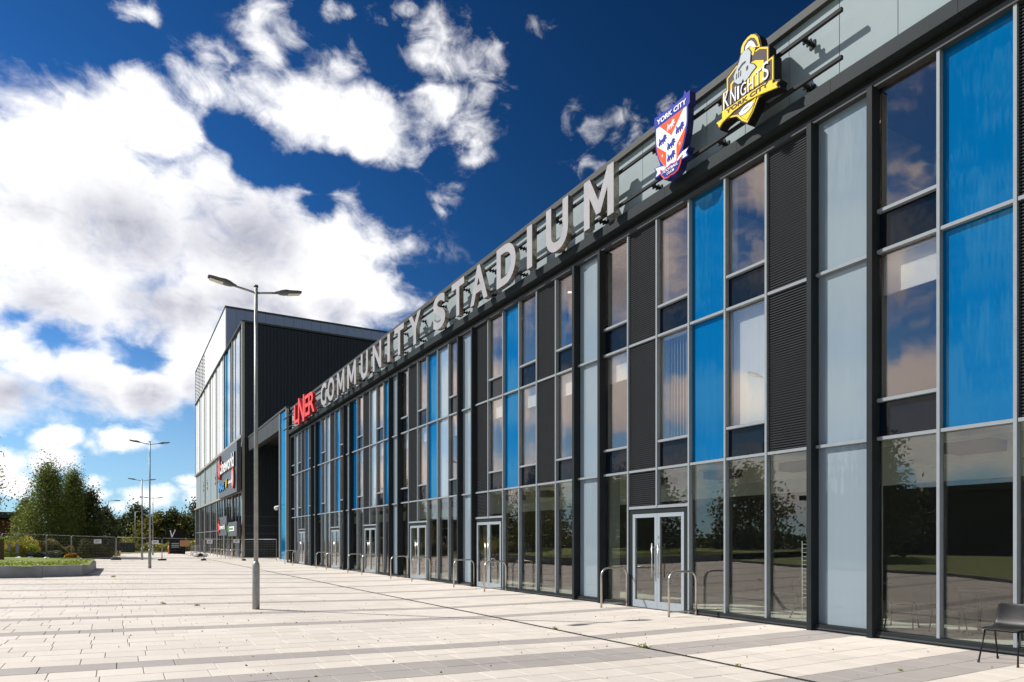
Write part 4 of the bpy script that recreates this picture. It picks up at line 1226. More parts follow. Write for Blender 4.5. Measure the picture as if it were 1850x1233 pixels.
# ------------------------------------------------------------------ temporary mesh fence
def fence_run(pts, labels):
    for (a, b), lb in zip(zip(pts[:-1], pts[1:]), labels):
        A, Bv = Vector((*a, 0)), Vector((*b, 0)); d = Bv - A; L = d.length
        ang = math.atan2(d.y, d.x)
        e = empty('mesh_fence', (a[0], a[1], 0), ang, label=lb, cat='fence', group='temporary mesh fence panels across the plaza')
        zl, zr = gz(a[0]), gz(b[0])
        def P(s_, z_): return (s_ * L, 0, (zl + (zr - zl) * s_) + z_)
        H = 1.74
        MB().tube([P(.012, .05), P(.012, H - .08), P(.03, H), P(.97, H), P(.988, H - .08), P(.988, .05)], .019, 8).build('frame', M['galv'], e, off=(0, 0, 0))
        MB().tube([P(.012, .2), P(.988, .2)], .016, 6).build('bottom_rail', M['galv'], e, off=(0, 0, 0))
        w = MB()
        n = int(L / .2)
        for i in range(1, n): w.tube([P(i / n, .2), P(i / n, H)], .0018, 3, caps=False)
        for i in range(1, 8): w.tube([P(.02, .2 + i * .19), P(.98, .2 + i * .19)], .0018, 3, caps=False)
        tag(w.build('wire_mesh', M['galv'], e, off=(0, 0, 0)), kind='stuff')
FP = [(-9.0, 47.0), (-5.9, 49.0), (-3.9, 51.2), (-2.75, 53.9), (-.18, 60.29), (2.92, 59.7), (5.99, 60.8), (8.9, 59.6), (10.75, 55.6)]
fence_run(FP, ['galvanised mesh fence panel farthest left, beyond the yellow shrubs', 'galvanised mesh fence panel left of the birch trees above the planter',
               'galvanised mesh fence panel in front of the birch trees', 'galvanised mesh fence panel carrying a small white notice over the hedge',
               'galvanised mesh fence panel with a white notice in front of the distant lamp posts', 'galvanised mesh fence panel with brown board in front of the black totem',
               'galvanised mesh fence panel in front of the cinema doors', 'galvanised mesh fence panel nearest the blue wall panel, against the black wall'][:8])
for i, (x, y) in enumerate(FP[3:-1]):
    z = gz(x)
    e = empty('rubber_block', (x, y, z), .4 * i, label=['black rubber fence foot behind the planter plants', 'black rubber fence foot left of the lamp posts', 'black rubber fence foot right of the nearest lamp pair', 'black rubber fence foot left of the cinema doors', 'black rubber fence foot at the cinema corner'][i], cat='fence foot', group='rubber feet of the mesh fence')
    mb = MB(); mb.box(x - .35, x + .35, y - .12, y + .12, z, z + .13); mb.build('block', M['rubber'], e, bevel=.03)
for (x, y, z, w, h_, m_, lb) in ((-1.32, 57.45, 1.48, .46, .30, 'white', 'white notice fixed to the fence above the hedge'), (2.45, 59.75, 1.42, .46, .30, 'white', 'white notice fixed to the fence beside the lamp posts'),
                                 (4.55, 60.22, 1.32, .7, .50, 'plywood', 'brown board fixed to the fence right of the black totem'), (6.42, 60.55, 1.45, .42, .30, 'white', 'white notice on the fence at the far edge of the cinema'), (8.35, 59.78, 1.5, .46, .30, 'white', 'white notice on the fence in front of the cinema doors')):
    e = empty('notice_board', (x, y, z), label=lb, cat='notice')
    z += 0
    box('sheet', x - w / 2, x + w / 2, y - .07, y - .055, z - h_ / 2 + .1, z + h_ / 2 + .1, M[m_], e)
    if m_ == 'white':
        for q in range(3): box('print_line', x - w * .3, x + w * (.3 - .08 * q), y - .074, y - .0702, z + .1 + .05 - q * .055, z + .1 + .07 - q * .055, M['headbar'], e)

# crowd barriers and hoops by the cinema
hn = ['nearest', 'second', 'third', 'fourth', 'fifth', 'farthest']
for k in range(6):
    hoop('bike_stand', 8.75 - .0 * k, 66.5 + k * 3.0, 1.0, .8, label='steel hoop bicycle stand in the row by the cinema wall, the %s of six' % hn[k], group='bicycle hoops by the cinema')
for k, (x, y, rz) in enumerate(((7.9, 90.0, 1.2), (8.3, 84.0, 1.4), (6.6, 79.5, 1.25))):
    e = empty('crowd_barrier', (x, y, 0), rz, label=['steel crowd barrier farthest along the cinema wall', 'steel crowd barrier standing by the cinema wall between two others', 'steel crowd barrier nearest the camera by the cinema wall'][k], cat='barrier', group='crowd barriers by the cinema')
    MB().tube([(0, 0, .1), (0, 0, 1.0), (.08, 0, 1.1), (2.2, 0, 1.1), (2.28, 0, 1.0), (2.28, 0, .1)], .02, 8).build('frame', M['galv'], e, off=(0, 0, 0))
    for q in range(1, 14):
        MB().tube([(q * .163, 0, .2), (q * .163, 0, 1.1)], .008, 5).build('bar', M['galv'], e, off=(0, 0, 0))
    MB().tube([(0, 0, .2), (2.28, 0, .2)], .014, 6).build('bottom_rail', M['galv'], e, off=(0, 0, 0))
    for q in (.3, 1.98): MB().tube([(q, -.3, .02), (q, 0, .12), (q, .3, .02)], .016, 6).build('foot', M['galv'], e, off=(0, 0, 0))
rb = empty('rubbish_pile', (7.2, 76.0, 0), label='heap of black and white bags on the paving beside the crowd barriers', cat='rubbish')
for k in range(5):
    bm = bmesh.new(); bmesh.ops.create_icosphere(bm, subdivisions=2, radius=.3)
    for v in bm.verts: v.co *= 1 + random.uniform(-.2, .2); v.co.z *= .7
    me = bpy.data.meshes.new('bag'); bm.to_mesh(me); bm.free(); me.materials.append(M['rubber'] if k % 2 else M['blind'])
    o = bpy.data.objects.new('bag', me); C.objects.link(o); o.parent = rb; o.location = ((k % 3) * .4 - .4, (k // 3) * .4, .18)

# ------------------------------------------------------------------ black totem with the white V
tt = empty('totem_sign', (6.2, 94.5, 0), label='black totem sign with a large white V beyond the fence', cat='sign')
mb = MB(); mb.box(5.4, 7.2, 94.3, 94.8, -.1, 2.3); mb.build('panel', M['c_black'], tt)
pv = [(5.75, 2.25, ), (5.75, 2.9)]
def vplate(pts, y, m_, th=.05):
    mb = MB(); n = len(pts)
    mb.v += [(x, y - th, z) for x, z in pts] + [(x, y, z) for x, z in pts]
    mb.f.append(tuple(range(n))); mb.f.append(tuple(range(n, 2 * n))[::-1]); mb.m += [0, 0]; mb.sm += [False, False]
    for i in range(n):
        j = (i + 1) % n; mb.f.append((i, n + i, n + j, j)); mb.m.append(0); mb.sm.append(False)
    return mb.build('v_mark', m_, tt)
mb = MB(); mb.box(5.0, 7.1, 94.32, 94.78, 2.3, 3.1); mb.build('head_panel', M['c_black'], tt)
vplate([(5.45, 2.95), (5.56, 2.95), (5.72, 2.30), (6.05, 3.05), (6.13, 3.0), (5.74, 2.05), (5.65, 2.05)], 94.28, M['white'])
for q in range(3): box('print_line', 5.65, 6.5, 94.26, 94.29, 1.25 - q * .22, 1.35 - q * .22, M['c_silver'], tt)

# ------------------------------------------------------------------ foliage
def leaves(name, pts, size, m, parent, off, tint=None, flat=0.0, seed=0):
    """pts: (n,3) leaf positions; one folded quad per leaf"""
    r = np.random.default_rng(seed + 11)
    n = len(pts)
    a = r.normal(size=(n, 3)); a /= np.linalg.norm(a, axis=1)[:, None]
    b = r.normal(size=(n, 3)); b[:, 2] *= (1 - flat)
    b -= a * (a * b).sum(1)[:, None]; b /= np.linalg.norm(b, axis=1)[:, None] + 1e-9
    s = size * r.uniform(.6, 1.3, n)[:, None]
    p = np.asarray(pts) - np.asarray(off)
    V = np.stack([p - a * s * .5, p + b * s * .32, p + a * s * .5, p - b * s * .32], 1).reshape(-1, 3).astype('f')
    me = bpy.data.meshes.new(name)
    me.vertices.add(n * 4); me.vertices.foreach_set('co', V.ravel())
    me.loops.add(n * 4); me.loops.foreach_set('vertex_index', np.arange(n * 4, dtype='i'))
    me.polygons.add(n); me.polygons.foreach_set('loop_start', np.arange(0, n * 4, 4, dtype='i')); me.polygons.foreach_set('loop_total', np.full(n, 4, 'i'))
    me.update(calc_edges=True)
    t = tint if tint is not None else r.random(n)
    at = me.attributes.new('tint', 'FLOAT', 'FACE'); at.data.foreach_set('value', np.asarray(t, 'f'))
    me.materials.append(m)
    o = bpy.data.objects.new(name, me); C.objects.link(o)
    if parent is not None: o.parent = parent
    return o


def tree(name, x, y, H, Rr, m_leaf, m_bark, label, nclump=70, per=120, leaf=.13, low=.12, droop=1.3, group=None, seed=1, top=.55, cat='tree', z0=None):
    z = (gz(x) - .1) if z0 is None else z0
    e = empty(name, (x, y, z), label=label, cat=cat, group=group)
    r = np.random.default_rng(seed)
    tr = MB()
    lean = r.uniform(-.03, .03, 2)
    trunk = [(x + lean[0] * H * t, y + lean[1] * H * t, z + H * .93 * t) for t in np.linspace(0, 1, 7)]
    tr.tube(trunk, [.022 * H * (1 - .88 * t) + .01 for t in np.linspace(0, 1, 7)], 8)
    P, Tn = [], []
    for k in range(nclump):
        h = low + (1 - low) * (k + .5) / nclump
        prof = math.sin(math.pi * min(1, max(.02, (h - low) / (1 - low))) ** top) ** .75 * .95 + .05
        ang = k * 2.399 + r.uniform(-.5, .5)
        rad = Rr * prof * r.uniform(.35, 1.0)
        c = np.array([x + lean[0] * H * h + math.cos(ang) * rad, y + lean[1] * H * h + math.sin(ang) * rad, z + H * h * r.uniform(.97, 1.02)])
        if k % 4 == 0 or h > .85:
            hb = max(.05, h - .12) * H
            s_ = (x + lean[0] * hb, y + lean[1] * hb, z + hb)
            md = ((s_[0] + c[0]) / 2, (s_[1] + c[1]) / 2, (s_[2] + c[2]) / 2 + .1)
            tr.tube([s_, md, tuple(c)], [.006 * H * (1.1 - h), .004 * H * (1.1 - h) + .004, .004], 5)
        sg_ = Rr * r.uniform(.11, .27)
        q = r.normal(size=(per, 3)) * np.array([sg_, sg_, sg_ * droop])
        P.append(c + q)
        Tn.append(np.clip(r.uniform(.15, .75) + r.normal(size=per) * .18, 0, 1))
    P = np.concatenate(P)
    ok = P[:, 2] > z + .15
    tr.build('trunk', m_bark, e)
    leaves('crown', P[ok], leaf, m_leaf, e, (x, y, z), np.concatenate(Tn)[ok], seed=seed)
    return e


tree('birch_tree', -5.2, 68.0, 7.2, 1.95, M['leaf_birch'], M['birch_bark'], 'tall leafy birch on the left of the group behind the hedge, the highest of all', 210, 120, .14, seed=13, droop=1.7, top=.42)
tree('birch_tree', -3.3, 69.5, 7.1, 1.45, M['leaf_birch'], M['birch_bark'], 'tall narrow birch second from the left in the group behind the hedge', 180, 115, .14, seed=24, droop=1.7, top=.45)
tree('birch_tree', -6.9, 70.5, 4.6, 1.2, M['leaf_birch'], M['birch_bark'], 'shorter birch at the left edge of the group behind the hedge', 60, 100, .17, seed=5, droop=1.9)
tree('broadleaf_tree', -2.2, 70.0, 5.7, 1.3, M['leaf_dark'], M['bark'], 'dark leafy tree right of the two tall birches', 80, 110, .18, seed=6, droop=1.4)
tree('broadleaf_tree', -1.1, 72.5, 4.3, 1.3, M['leaf_dark'], M['bark'], 'low dark tree at the right end of the birch group', 60, 110, .18, seed=7, low=.05)
tree('broadleaf_tree', -4.4, 74.5, 4.6, 2.0, M['leaf_dark'], M['bark'], 'dense dark tree filling in behind the birch trunks', 80, 110, .2, seed=8, low=.05)

TL = [(-1.8, 139, 5.2, 3.0, 'dark', 'olive'), (.8, 138, 5.4, 2.4, 'dark', ''), (3.0, 137, 7.4, 3.2, 'dark', ''), (4.6, 134, 5.2, 3.0, 'olive', ''), (6.4, 135, 6.2, 2.8, 'olive', ''), (8.4, 134.5, 6.9, 2.8, 'dark', ''), (10.4, 133.5, 5.6, 2.8, 'olive', ''), (12.4, 132.5, 8.4, 3.3, 'dark', ''), (14.6, 131, 6.6, 2.6, 'dark', ''), (17.5, 133, 6.0, 3.0, 'olive', '')]
TLL = ['dark tree at the left end of the distant tree line', 'small dark tree right of the single arm lamp in the distant tree line', 'tall rounded dark tree near the left of the distant tree line', 'low olive green tree behind the dark single arm lamp', 'olive green tree straight behind the twin lamp posts', 'tall dark tree just right of the twin lamp posts', 'olive green tree left of the black totem', 'tallest dark tree of the distant line behind the black totem', 'dark tree right of the tallest one by the cinema edge', 'olive tree mostly hidden behind the far cinema corner']
for k, (x, y, h_, rr_, kd, _) in enumerate(TL):
    tree('broadleaf_tree', x, y, h_, rr_, M['leaf_' + kd], M['bark'], TLL[k], 60, 75, .42, low=.04, droop=1.0, seed=30 + k, top=.6, group='trees in the distant line')

# bushy undergrowth in front of the distant trees, reads as one mass
r_ = np.random.default_rng(5)
n = 9000
xs = r_.uniform(-6, 20, n); ys = 118 + (xs * .3) + r_.uniform(0, 10, n)
hh = (np.sin(xs * 1.7) * .4 + np.sin(xs * .6 + 2) * .4 + 1.7)
zs = r_.uniform(0, 1, n) ** .8 * hh
o = leaves('undergrowth', np.stack([xs, ys, zs - .1], 1), .42, M['leaf_olive'], None, (0, 0, 0), np.clip(.5 + .4 * np.sin(xs * 1.3) + r_.normal(size=n) * .2, 0, 1))
tag(o, 'mass of low bushes along the far edge of the paving below the distant trees', 'bushes', kind='stuff')

# hedge behind the fence
def bush(name, x0, x1, y0, y1, z0, z1, n, leaf, m, label, cat, kind=None, group=None, seed=1, lumps_=None):
    r = np.random.default_rng(seed)
    cx_, cy_ = (x0 + x1) / 2, (y0 + y1) / 2
    e = empty(name, (cx_, cy_, z0), label=label, cat=cat, group=group)
    q = r.uniform(-1, 1, (n * 3, 3)); rad = np.abs(q) ** 3
    q = q[(rad.sum(1) < 1)][:n]
    lx = (x1 - x0) / 2; ly = (y1 - y0) / 2
    top = 1 + .16 * np.sin(q[:, 0] * lx * 2.3 + seed) + .1 * np.sin(q[:, 0] * lx * 5.1)
    P = np.stack([cx_ + q[:, 0] * lx, cy_ + q[:, 1] * ly, z0 + (q[:, 2] * .5 + .5) * (z1 - z0) * top], 1)
    leaves('foliage', P, leaf, m, e, (cx_, cy_, z0), np.clip(.5 + .3 * np.sin(P[:, 0] * 3 + P[:, 2] * 5) + r.normal(size=len(P)) * .2, 0, 1), seed=seed)
    mb = MB()
    for k in range(max(2, int(lx * 2))):
        xx = x0 + (k + .5) * (x1 - x0) / max(2, int(lx * 2))
        mb.tube([(xx, cy_, z0 - .05), (xx + .05, cy_, z0 + (z1 - z0) * .7)], [.03, .012], 5)
    mb.build('stems', M['bark'], e)
    return e
bush('hedge', -6.2, -2.9, 60.5, 62.4, .10, 1.55, 9000, .13, M['leaf_hedge'], 'clipped brown green hedge below the birches, left length', 'hedge', seed=2)
bush('hedge', -2.9, -.35, 63.5, 65.8, .10, 1.6, 9000, .13, M['leaf_hedge'], 'clipped brown green hedge, right length ending at the paving', 'hedge', seed=3)

# planter wall
pl = empty('planter', (-3, 33, 0), label='low grey concrete planter with a pointed end and grass on top', cat='planter')
PT = [(-10.3, 30.0), (-8.1, 30.3), (-5.9, 30.63), (-3.77, 30.96), (-2.55, 31.77), (-1.30, 32.62), (-1.05, 36.0), (-.98, 39.9), (-1.9, 46.0), (-3.2, 50.5)]
PH = .44
for (a, b) in zip(PT[:-1], PT[1:]):
    d = (Vector(b) - Vector(a)).normalized(); nrm = Vector((-d.y, d.x)) * .16
    g = d * .006
    mb = MB()
    q = [(a[0] + g.x, a[1] + g.y), (b[0] - g.x, b[1] - g.y), (b[0] - g.x + nrm.x, b[1] - g.y + nrm.y), (a[0] + g.x + nrm.x, a[1] + g.y + nrm.y)]
    mb.v = [(x, y, gz(x) - .05) for x, y in q] + [(x, y, gz(x) + PH) for x, y in q]
    for f in ((0, 3, 2, 1), (4, 5, 6, 7), (0, 1, 5, 4), (1, 2, 6, 5), (2, 3, 7, 6), (3, 0, 4, 7)):
        mb.f.append(f); mb.m.append(0); mb.sm.append(False)
    mb.build('wall_panel', M['concrete'], pl, bevel=.008)
# planted top inside the walls, gently mounded
bm = bmesh.new()
gv = {}
nx, ny = 26, 26
for i in range(nx + 1):
    for j in range(ny + 1):
        x = -24 + 22.95 * i / nx; y = 30.2 + 24 * j / ny
        gv[i, j] = bm.verts.new((x, y, gz(x) + PH - .03 + .14 * math.exp(-((x + 6) / 6) ** 2) * math.sin(math.pi * min(1, j / ny * 1.3))))
polyP = [(-24, 28.2), (-10.3, 30.1), (-3.77, 31.08), (-1.40, 32.72), (-1.15, 36.0), (-1.08, 39.9), (-2.0, 46.0), (-3.3, 50.4), (-7, 54), (-24, 54)]
for i in range(nx):
    for j in range(ny):
        cxm = -24 + 22.95 * (i + .5) / nx; cym = 30.2 + 24 * (j + .5) / ny
        if inside(cxm, cym, polyP): bm.faces.new((gv[i, j], gv[i + 1, j], gv[i + 1, j + 1], gv[i, j + 1]))
# snap the ragged rim to a smooth polygon by adding the rim polygon below
me = bpy.data.meshes.new('turf'); bmesh.ops.delete(bm, geom=[v for v in bm.verts if not v.link_faces], context='VERTS'); bm.to_mesh(me); bm.free(); me.materials.append(M['grass'])
for p in me.polygons: p.use_smooth = True
o = bpy.data.objects.new('turf', me); C.objects.link(o); o.parent = pl; o.location = (3, -33, 0)
bm = bmesh.new(); vs = [bm.verts.new((x, y, gz(x) + PH - .045)) for x, y in polyP]; f = bm.faces.new(vs); bm.normal_update()
if f.normal.z < 0: f.normal_flip()
bmesh.ops.bisect_plane(bm, geom=bm.verts[:] + bm.edges[:] + bm.faces[:], plane_co=(-22, 0, 0), plane_no=(1, 0, 0))
for v in bm.verts: v.co.z = gz(v.co.x) + PH - .045
me = bpy.data.meshes.new('turf_edge'); bm.to_mesh(me); bm.free(); me.materials.append(M['grass'])
o = bpy.data.objects.new('turf_edge', me); C.objects.link(o); o.parent = pl; o.location = (3, -33, 0)

# grass blades on the planter, one uncountable mass
n = 16000
bx = r_.uniform(-12, -1.2, n * 2); by = r_.uniform(30.2, 42, n * 2)
sel = np.array([inside(a, b, polyP) for a, b in zip(bx, by)])
bx, by = bx[sel][:n], by[sel][:n]
bz = np.array([gz(a) for a in bx]) + PH + r_.uniform(-.02, .06, len(bx))
o = leaves('grass_blades', np.stack([bx, by, bz], 1), .09, M['leaf_lime'], None, (0, 0, 0), np.clip(r_.random(len(bx)), 0, 1))
tag(o, 'short sunlit grass growing on the planter', 'grass', kind='stuff')

SH = [(-5.6, 47.2, .7, .75, 'yellow', 'bright yellow shrub at the left edge of the picture behind the planter'), (-4.9, 45.6, .6, .55, 'yellow', 'bright yellow shrub second from the left behind the planter grass'), (-4.4, 46.8, .55, .6, 'lime', 'lime green shrub between the yellow shrubs and the silver plants'), (-5.3, 43.0, .9, .40, 'lime', 'low lime green shrub nearest the camera on the left of the planter'),
      (-3.95, 45.2, .4, .36, 'silver', 'small silver leaved plant, left of the two on the planter'), (-3.3, 45.2, .6, .45, 'silver', 'larger silver leaved plant in the middle of the planter bed'), (-2.75, 45.6, .4, .30, 'hedge', 'low brown plant right of the silver leaved plants'), (-2.30, 44.6, .30, .24, 'orange', 'small round plant with orange flowers at the tip of the planter'), (-5.0, 50.5, .9, 1.0, 'yellow', 'taller yellow shrub beyond the timber posts'), (-6.2, 52, 1.1, 1.1, 'lime', 'taller lime shrub on the far left beyond the timber posts')]
for k, (x, y, rr_, h_, kd, lb) in enumerate(SH):
    bush('shrub', x - rr_, x + rr_, y - rr_ * .8, y + rr_ * .8, gz(x) + PH - .05, gz(x) + PH + h_, 1500, .09, M['leaf_' + kd], lb, 'shrub', seed=50 + k)
for k, (x, y, w, h_, m_, lb) in enumerate(((-4.75, 37.2, .12, .95, 'timber', 'dark timber bollard at the left edge'), (-4.45, 37.1, .16, .95, 'timber', 'thicker dark timber bollard right of the first one'), (-5.0, 44.3, .14, .75, 'concrete', 'grey square post left of its twin behind the bollards'), (-4.62, 44.1, .14, .75, 'concrete', 'grey square post nearest the silver leaved plants'))):
    z = gz(x) + PH
    e = empty('post', (x, y, z), label=lb, cat='post')
    box('shaft', x - w / 2, x + w / 2, y - w / 2, y + w / 2, z - .3, z + h_, M[m_], e, bevel=.01)
    box('cap', x - w * .56, x + w * .56, y - w * .56, y + w * .56, z + h_ + .001, z + h_ + .04, M[m_], e, bevel=.01)
for k, (x, y) in enumerate(((-4.3, 41.4), (-3.9, 42.2), (-3.15, 41.6), (-5.1, 41.3))):
    bm = bmesh.new(); bmesh.ops.create_icosphere(bm, subdivisions=2, radius=.16)
    for v in bm.verts: v.co *= 1 + random.uniform(-.15, .15); v.co.z *= .55
    me = bpy.data.meshes.new('rock'); bm.to_mesh(me); bm.free(); me.materials.append(M['white_clad'])
    o = bpy.data.objects.new('rock', me); C.objects.link(o); o.location = (x, y, gz(x) + PH + .05)
    tag(o, 'pale stone on the planter, %s' % ['below the larger silver plant', 'just behind the stone below the silver plant', 'beside the orange flowers', 'left of the small silver plant'][k], 'stone')

# sapling and leaning branches at the left edge
tree('sapling', -6.0, 45.0, 4.7, 1.0, M['leaf_olive'], M['bark'], 'bare thin sapling with few leaves at the left edge', 22, 9, .12, seed=91, low=.5, droop=1, z0=gz(-6) + .3)
tree('broadleaf_tree', -7.6, 47.0, 6.9, 2.1, M['leaf_olive'], M['bark'], 'leafy tree whose branches reach in at the left edge of the picture', 60, 90, .15, seed=92, low=.42, droop=1.3)

# utility box, grit bins
e = empty('grit_bin', (-.3, 77, .1), label='white and yellow grit bin on the far paving left of the lamp posts', cat='bin')
box('body', -.95, .15, 76.6, 77.4, .1, .5, M['yellow_plastic'], e, bevel=.05); box('lid', -1.0, .2, 76.55, 77.45, .505, .62, M['white_clad'], e, bevel=.04)
e = empty('storage_shed', (.5, 112, .1), label='low grey shed beyond the end of the hedge', cat='shed')
box('wall', -.7, 2.0, 111, 113, -.1, 1.2, M['wall_in'], e); box('roof', -.8, 2.1, 110.8, 113.2, 1.21, 1.4, M['coping'], e)
for k in range(4): box('door_panel', -.6 + k * .65, -.05 + k * .65, 110.95, 110.99, 0, 1.1, M['headbar'], e)
for k, (x, y) in enumerate(((3.35, 88), (5.2, 92))):
    e = empty('traffic_bollard', (x, y, 0), label=['small white topped bollard by the farthest twin lamp', 'orange topped bollard left of the black totem'][k], cat='bollard')
    MB().tube([(x, y, 0), (x, y, .9)], [.09, .07], 10).build('shaft', M['white' if k == 0 else 'orange_plastic'], e)
    MB().tube([(x, y, .9), (x, y, 1.05)], [.08, .05], 10).build('cap', M['c_blue'] if k == 0 else M['white'], e)

# ------------------------------------------------------------------ brick building at the left edge
bb = empty('brick_building', (-14, 78, .4), label='low brick building with dark overhanging roof at the left edge behind the trees', cat='building')
box('wall', -30, -8.7, 78, 88, .3, 3.6, M['brickwall'], bb)
box('roof', -31, -7.6, 76.6, 89, 3.8, 4.25, M['roof'], bb)
box('fascia', -31, -7.6, 76.5, 76.58, 3.7, 4.25, M['coping'], bb)
for k in range(8):
    w0 = -29 + k * 2.5
    f = MB().box(w0, w0 + 1.6, 77.9, 77.97, 1.0, 3.2).build('window_frame', M['white'], bb)
    box('pane', w0 + .1, w0 + 1.5, 77.86, 77.895, 1.1, 3.1, M['spandrel'], f, off=(-14, 78, .4))
for k in range(5):
    MB().tube([(-29 + k * 4.6 + .9, 76.9, .4), (-29 + k * 4.6 + .9, 76.9, 3.8)], .07, 8).build('canopy_post', M['galv'], bb)

# ------------------------------------------------------------------ what the glass mirrors on the left of the plaza
sheet('lawn', [(-60, -14), (-2.35, -14), (-2.35, 8), (-3.1, 10.8), (-5.65, 14.5), (-6.5, 20.7), (-10.3, 29.9), (-24, 28), (-60, 28)], .03, M['grass'], kind='structure', label='lawn beside the plaza opposite the glass front', cat='lawn')
kb = [(-2.28, -14), (-2.28, 8), (-3.03, 10.8), (-5.58, 14.5), (-6.43, 20.7), (-10.3, 29.85)]
for a, b in zip(kb[:-1], kb[1:]):
    d = (Vector(b) - Vector(a)).normalized(); nrm = Vector((-d.y, d.x)) * .10
    q = [a, b, (b[0] + nrm.x, b[1] + nrm.y), (a[0] + nrm.x, a[1] + nrm.y)]
    mb = MB(); mb.v = [(x, y, gz(x) - .05) for x, y in q] + [(x, y, gz(x) + .12) for x, y in q]
    for f in ((0, 3, 2, 1), (4, 5, 6, 7), (0, 1, 5, 4), (1, 2, 6, 5), (2, 3, 7, 6), (3, 0, 4, 7)): mb.f.append(f); mb.m.append(0); mb.sm.append(False)
    tag(mb.build('kerb', M['concrete']), kind='structure', label='concrete kerb between lawn and paving', cat='kerb')
ob = empty('office_building', (-28, 20, .6), label='long low dark office building across the lawn, seen mirrored in the glass', cat='building')
box('wall', -40, -27, -6, 36, .5, 4.9, M['dark_clad'], ob)
box('roof', -40.6, -26.3, -6.6, 36.6, 4.91, 5.3, M['roof'], ob)
for k in range(12):
    f = MB().box(-27.08, -27.0, -5 + k * 3.4, -3.0 + k * 3.4, 1.4, 3.6).build('window_frame', M['coping'], ob)
    box('pane', -27.12, -27.085, -4.9 + k * 3.4, -3.1 + k * 3.4, 1.5, 3.5, M['spandrel'], f, off=(-28, 20, .6))
OT = [(-18, 25, 7.4, 2.6, 'dark'), (-22, 38, 6.5, 3.0, 'olive'), (-17, 44, 6.4, 3.0, 'dark'), (-21, 10, 6.0, 2.6, 'dark'), (-24, 55, 7.5, 3.6, 'dark'), (-15, 58, 6.6, 3.0, 'olive'), (-30, 66, 8.5, 4.0, 'dark'), (-16, 70, 6.6, 3.0, 'dark')]
for k, (x, y, h_, rr_, kd) in enumerate(OT):
    tree('broadleaf_tree', x, y, h_, rr_, M['leaf_' + kd], M['bark'], 'tree beside the lawn, mirrored in the stadium glass, %s along it from the camera' % ['third', 'fourth', 'fifth', 'first', 'seventh', 'sixth', 'eighth', 'ninth'][k], 60, 90, .32, low=.08, droop=1.1, seed=70 + k, group='trees mirrored in the stadium glass')
n = 9000
xs = r_.uniform(-26, -19, n); ys = r_.uniform(28, 80, n)
o = leaves('shrubbery', np.stack([xs, ys, .5 + r_.uniform(0, 1, n) * (1.6 + .5 * np.sin(ys * .7))], 1), .45, M['leaf_dark'], None, (0, 0, 0))
tag(o, 'belt of dark shrubs along the far side of the lawn', 'shrubs', kind='stuff')

# ------------------------------------------------------------------ chair
def make_chair(x, y, z, rz, label, group=None):
    e = empty('chair', (x, y, z), rz, label=label, cat='chair', group=group)
    # seat front towards local -X
    W = .225
    shell = [(-.24, .44), (-.22, .455), (-.10, .445), (.05, .435), (.14, .445), (.19, .49), (.215, .56), (.245, .66), (.262, .74), (.268, .765)]
    mb = MB(); nw = 8
    for (sx_, sz_) in shell:
        back = max(0, (sz_ - .47) / .36)
        for j in range(nw + 1):
            t = -1 + 2 * j / nw
            wv = W * (1.0 if sz_ < .5 else 1.0 - .10 * back)
            bow = (.028 * t * t if sz_ < .5 else 0)
            fx = -.045 * t * t * back
            mb.v.append((sx_ + fx, t * wv, sz_ + bow * (.5 if sx_ > -.2 else -.3)))
    ns = len(shell)
    for i in range(ns - 1):
        for j in range(nw):
            a = i * (nw + 1) + j
            mb.f.append((a, a + 1, a + nw + 2, a + nw + 1)); mb.m.append(0); mb.sm.append(True)
    s = mb.build('seat_shell', M['black_plastic'], e, off=(0, 0, 0))
    md = s.modifiers.new('solid', 'SOLIDIFY'); md.thickness = .012
    md = s.modifiers.new('sub', 'SUBSURF'); md.levels = 1; md.render_levels = 1
    for sx_, sy_ in ((-1, -1), (-1, 1), (1, -1), (1, 1)):
        top = (-.17 if sx_ < 0 else .10, sy_ * .19, .43)
        bot = (-.27 if sx_ < 0 else .27, sy_ * .225, 0.0)
        MB().tube([top, bot], .011, 10).build('leg', M['black_metal'], e, off=(0, 0, 0))
        MB().tube([(bot[0], bot[1], .0), (bot[0] * .99, bot[1], .03)], .015, 10).build('foot_cap', M['rubber'], e, off=(0, 0, 0))
    MB().tube([(-.17, -.19, .43), (-.17, .19, .43)], .010, 8).build('seat_rail', M['black_metal'], e, off=(0, 0, 0))
    MB().tube([(.10, -.19, .425), (.10, .19, .425)], .010, 8).build('seat_rail', M['black_metal'], e, off=(0, 0, 0))
    for sy_ in (-1, 1): MB().tube([(-.17, sy_ * .19, .43), (.10, sy_ * .19, .43)], .010, 8).build('side_rail', M['black_metal'], e, off=(0, 0, 0))
    return e
ch = make_chair(10.11, 4.52, 0.0, R(2), 'black plastic chair with thin black legs standing outside at the right edge')

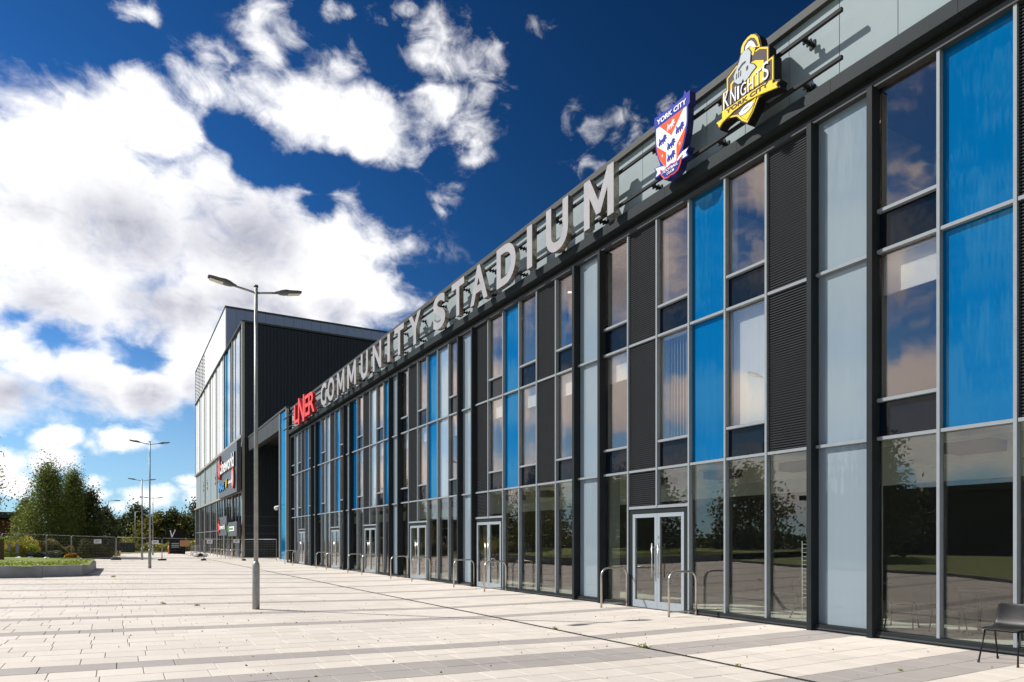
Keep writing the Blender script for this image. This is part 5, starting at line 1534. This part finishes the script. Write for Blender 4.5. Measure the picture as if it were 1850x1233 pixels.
# furniture inside, seen through the ground floor glass
IN = [(12.1, 6.3, 40, 'black plastic chair inside behind the rightmost ground floor windows'), (12.6, 5.4, -120, 'black plastic chair inside facing away behind the outdoor chair'),
      (12.3, 7.2, 200, 'black plastic chair inside behind the frosted strip'), (12.0, 8.9, 80, 'black plastic chair inside next to the wire rack')]
for x, y, a_, lb in IN:
    c = copy_tree(ch, loc=(x, y, .035), rz=R(a_)); c['label'] = lb; c['group'] = 'black chairs inside the ground floor'
for k, (x, y) in enumerate(((12.7, 6.1), (12.9, 8.2))):
    e = empty('round_table', (x, y, .035), label=['round grey table inside behind the right hand windows', 'round grey table inside left of the frosted strip'][k], cat='table')
    MB().tube([(x, y, .76), (x, y, .79)], .42, 28).build('tabletop', M['wall_in'], e)
    MB().tube([(x, y, .04), (x, y, .76)], .03, 10).build('stem', M['black_metal'], e)
    MB().tube([(x, y, .036), (x, y, .05), (x, y, .07)], [.26, .25, .05], 20).build('foot', M['black_metal'], e)
e = empty('wire_rack', (11.6, 8.5, .035), label='thin wire display rack with a pale green bag inside the ground floor glass', cat='rack')
for q in range(14):
    MB().tube([(11.6, 8.25, .5 + q * .08), (11.6, 8.75, .5 + q * .08)], .004, 4).build('wire', M['white'], e)
for y in (8.25, 8.75): MB().tube([(11.6, y, .04), (11.6, y, 1.6)], .008, 6).build('upright', M['white'], e)
bm = bmesh.new(); bmesh.ops.create_icosphere(bm, subdivisions=2, radius=.13)
for v in bm.verts: v.co.z *= 1.5; v.co *= 1 + random.uniform(-.1, .1)
me = bpy.data.meshes.new('bag'); bm.to_mesh(me); bm.free(); me.materials.append(M['green_bag'])
o = bpy.data.objects.new('bag', me); C.objects.link(o); o.location = (11.5, 8.35, 1.05); tag(o, 'pale green bag hanging on the wire rack behind the glass', 'bag')

# ------------------------------------------------------------------ leaf litter, weeds
n = 260
lx_ = r_.uniform(0, 10.5, n); ly_ = 3.5 + r_.gamma(2.0, 5.0, n)
m_ = (ly_ < 40)
lx_, ly_ = lx_[m_], ly_[m_]
lz_ = np.array([gz(a) for a in lx_]) + .006
o = leaves('fallen_leaves', np.stack([lx_, ly_, lz_], 1), .035, M['leaf_dead'], None, (0, 0, 0), seed=4)
tag(o, 'scattered small dry leaves on the paving', 'leaves', kind='stuff')
WD = [(.89, 17.75, .045, 'small weed growing in the paving left of the nearest lamp post'), (1.55, 17.1, .04, 'tiny weed sprig just right of the larger weed near the lamp post'), (6.83, 7.9, .05, 'small weed in the slot drain closest to the grey double band'), (6.83, 10.3, .04, 'small weed in the slot drain farther along'), (8.35, 4.9, .02, 'small grassy weed in the paving near the outdoor chair'), (6.83, 6.1, .03, 'small weed in the slot drain nearest the camera'), (-.2, 31.5, .06, 'low weed patch at the foot of the planter corner')]
for k, (x, y, s_, lb) in enumerate(WD):
    q = r_.normal(size=(60, 3)) * np.array([s_ * .7, s_ * .7, s_ * .35]) + np.array([x, y, gz(x) + s_ * .4])
    q[:, 2] = np.maximum(q[:, 2], gz(x) + .005)
    o = leaves('weed', q, s_ * .7, M['leaf_lime'], None, (x, y, gz(x)), seed=100 + k); o.location = (x, y, gz(x))
    tag(o, lb, 'weed')
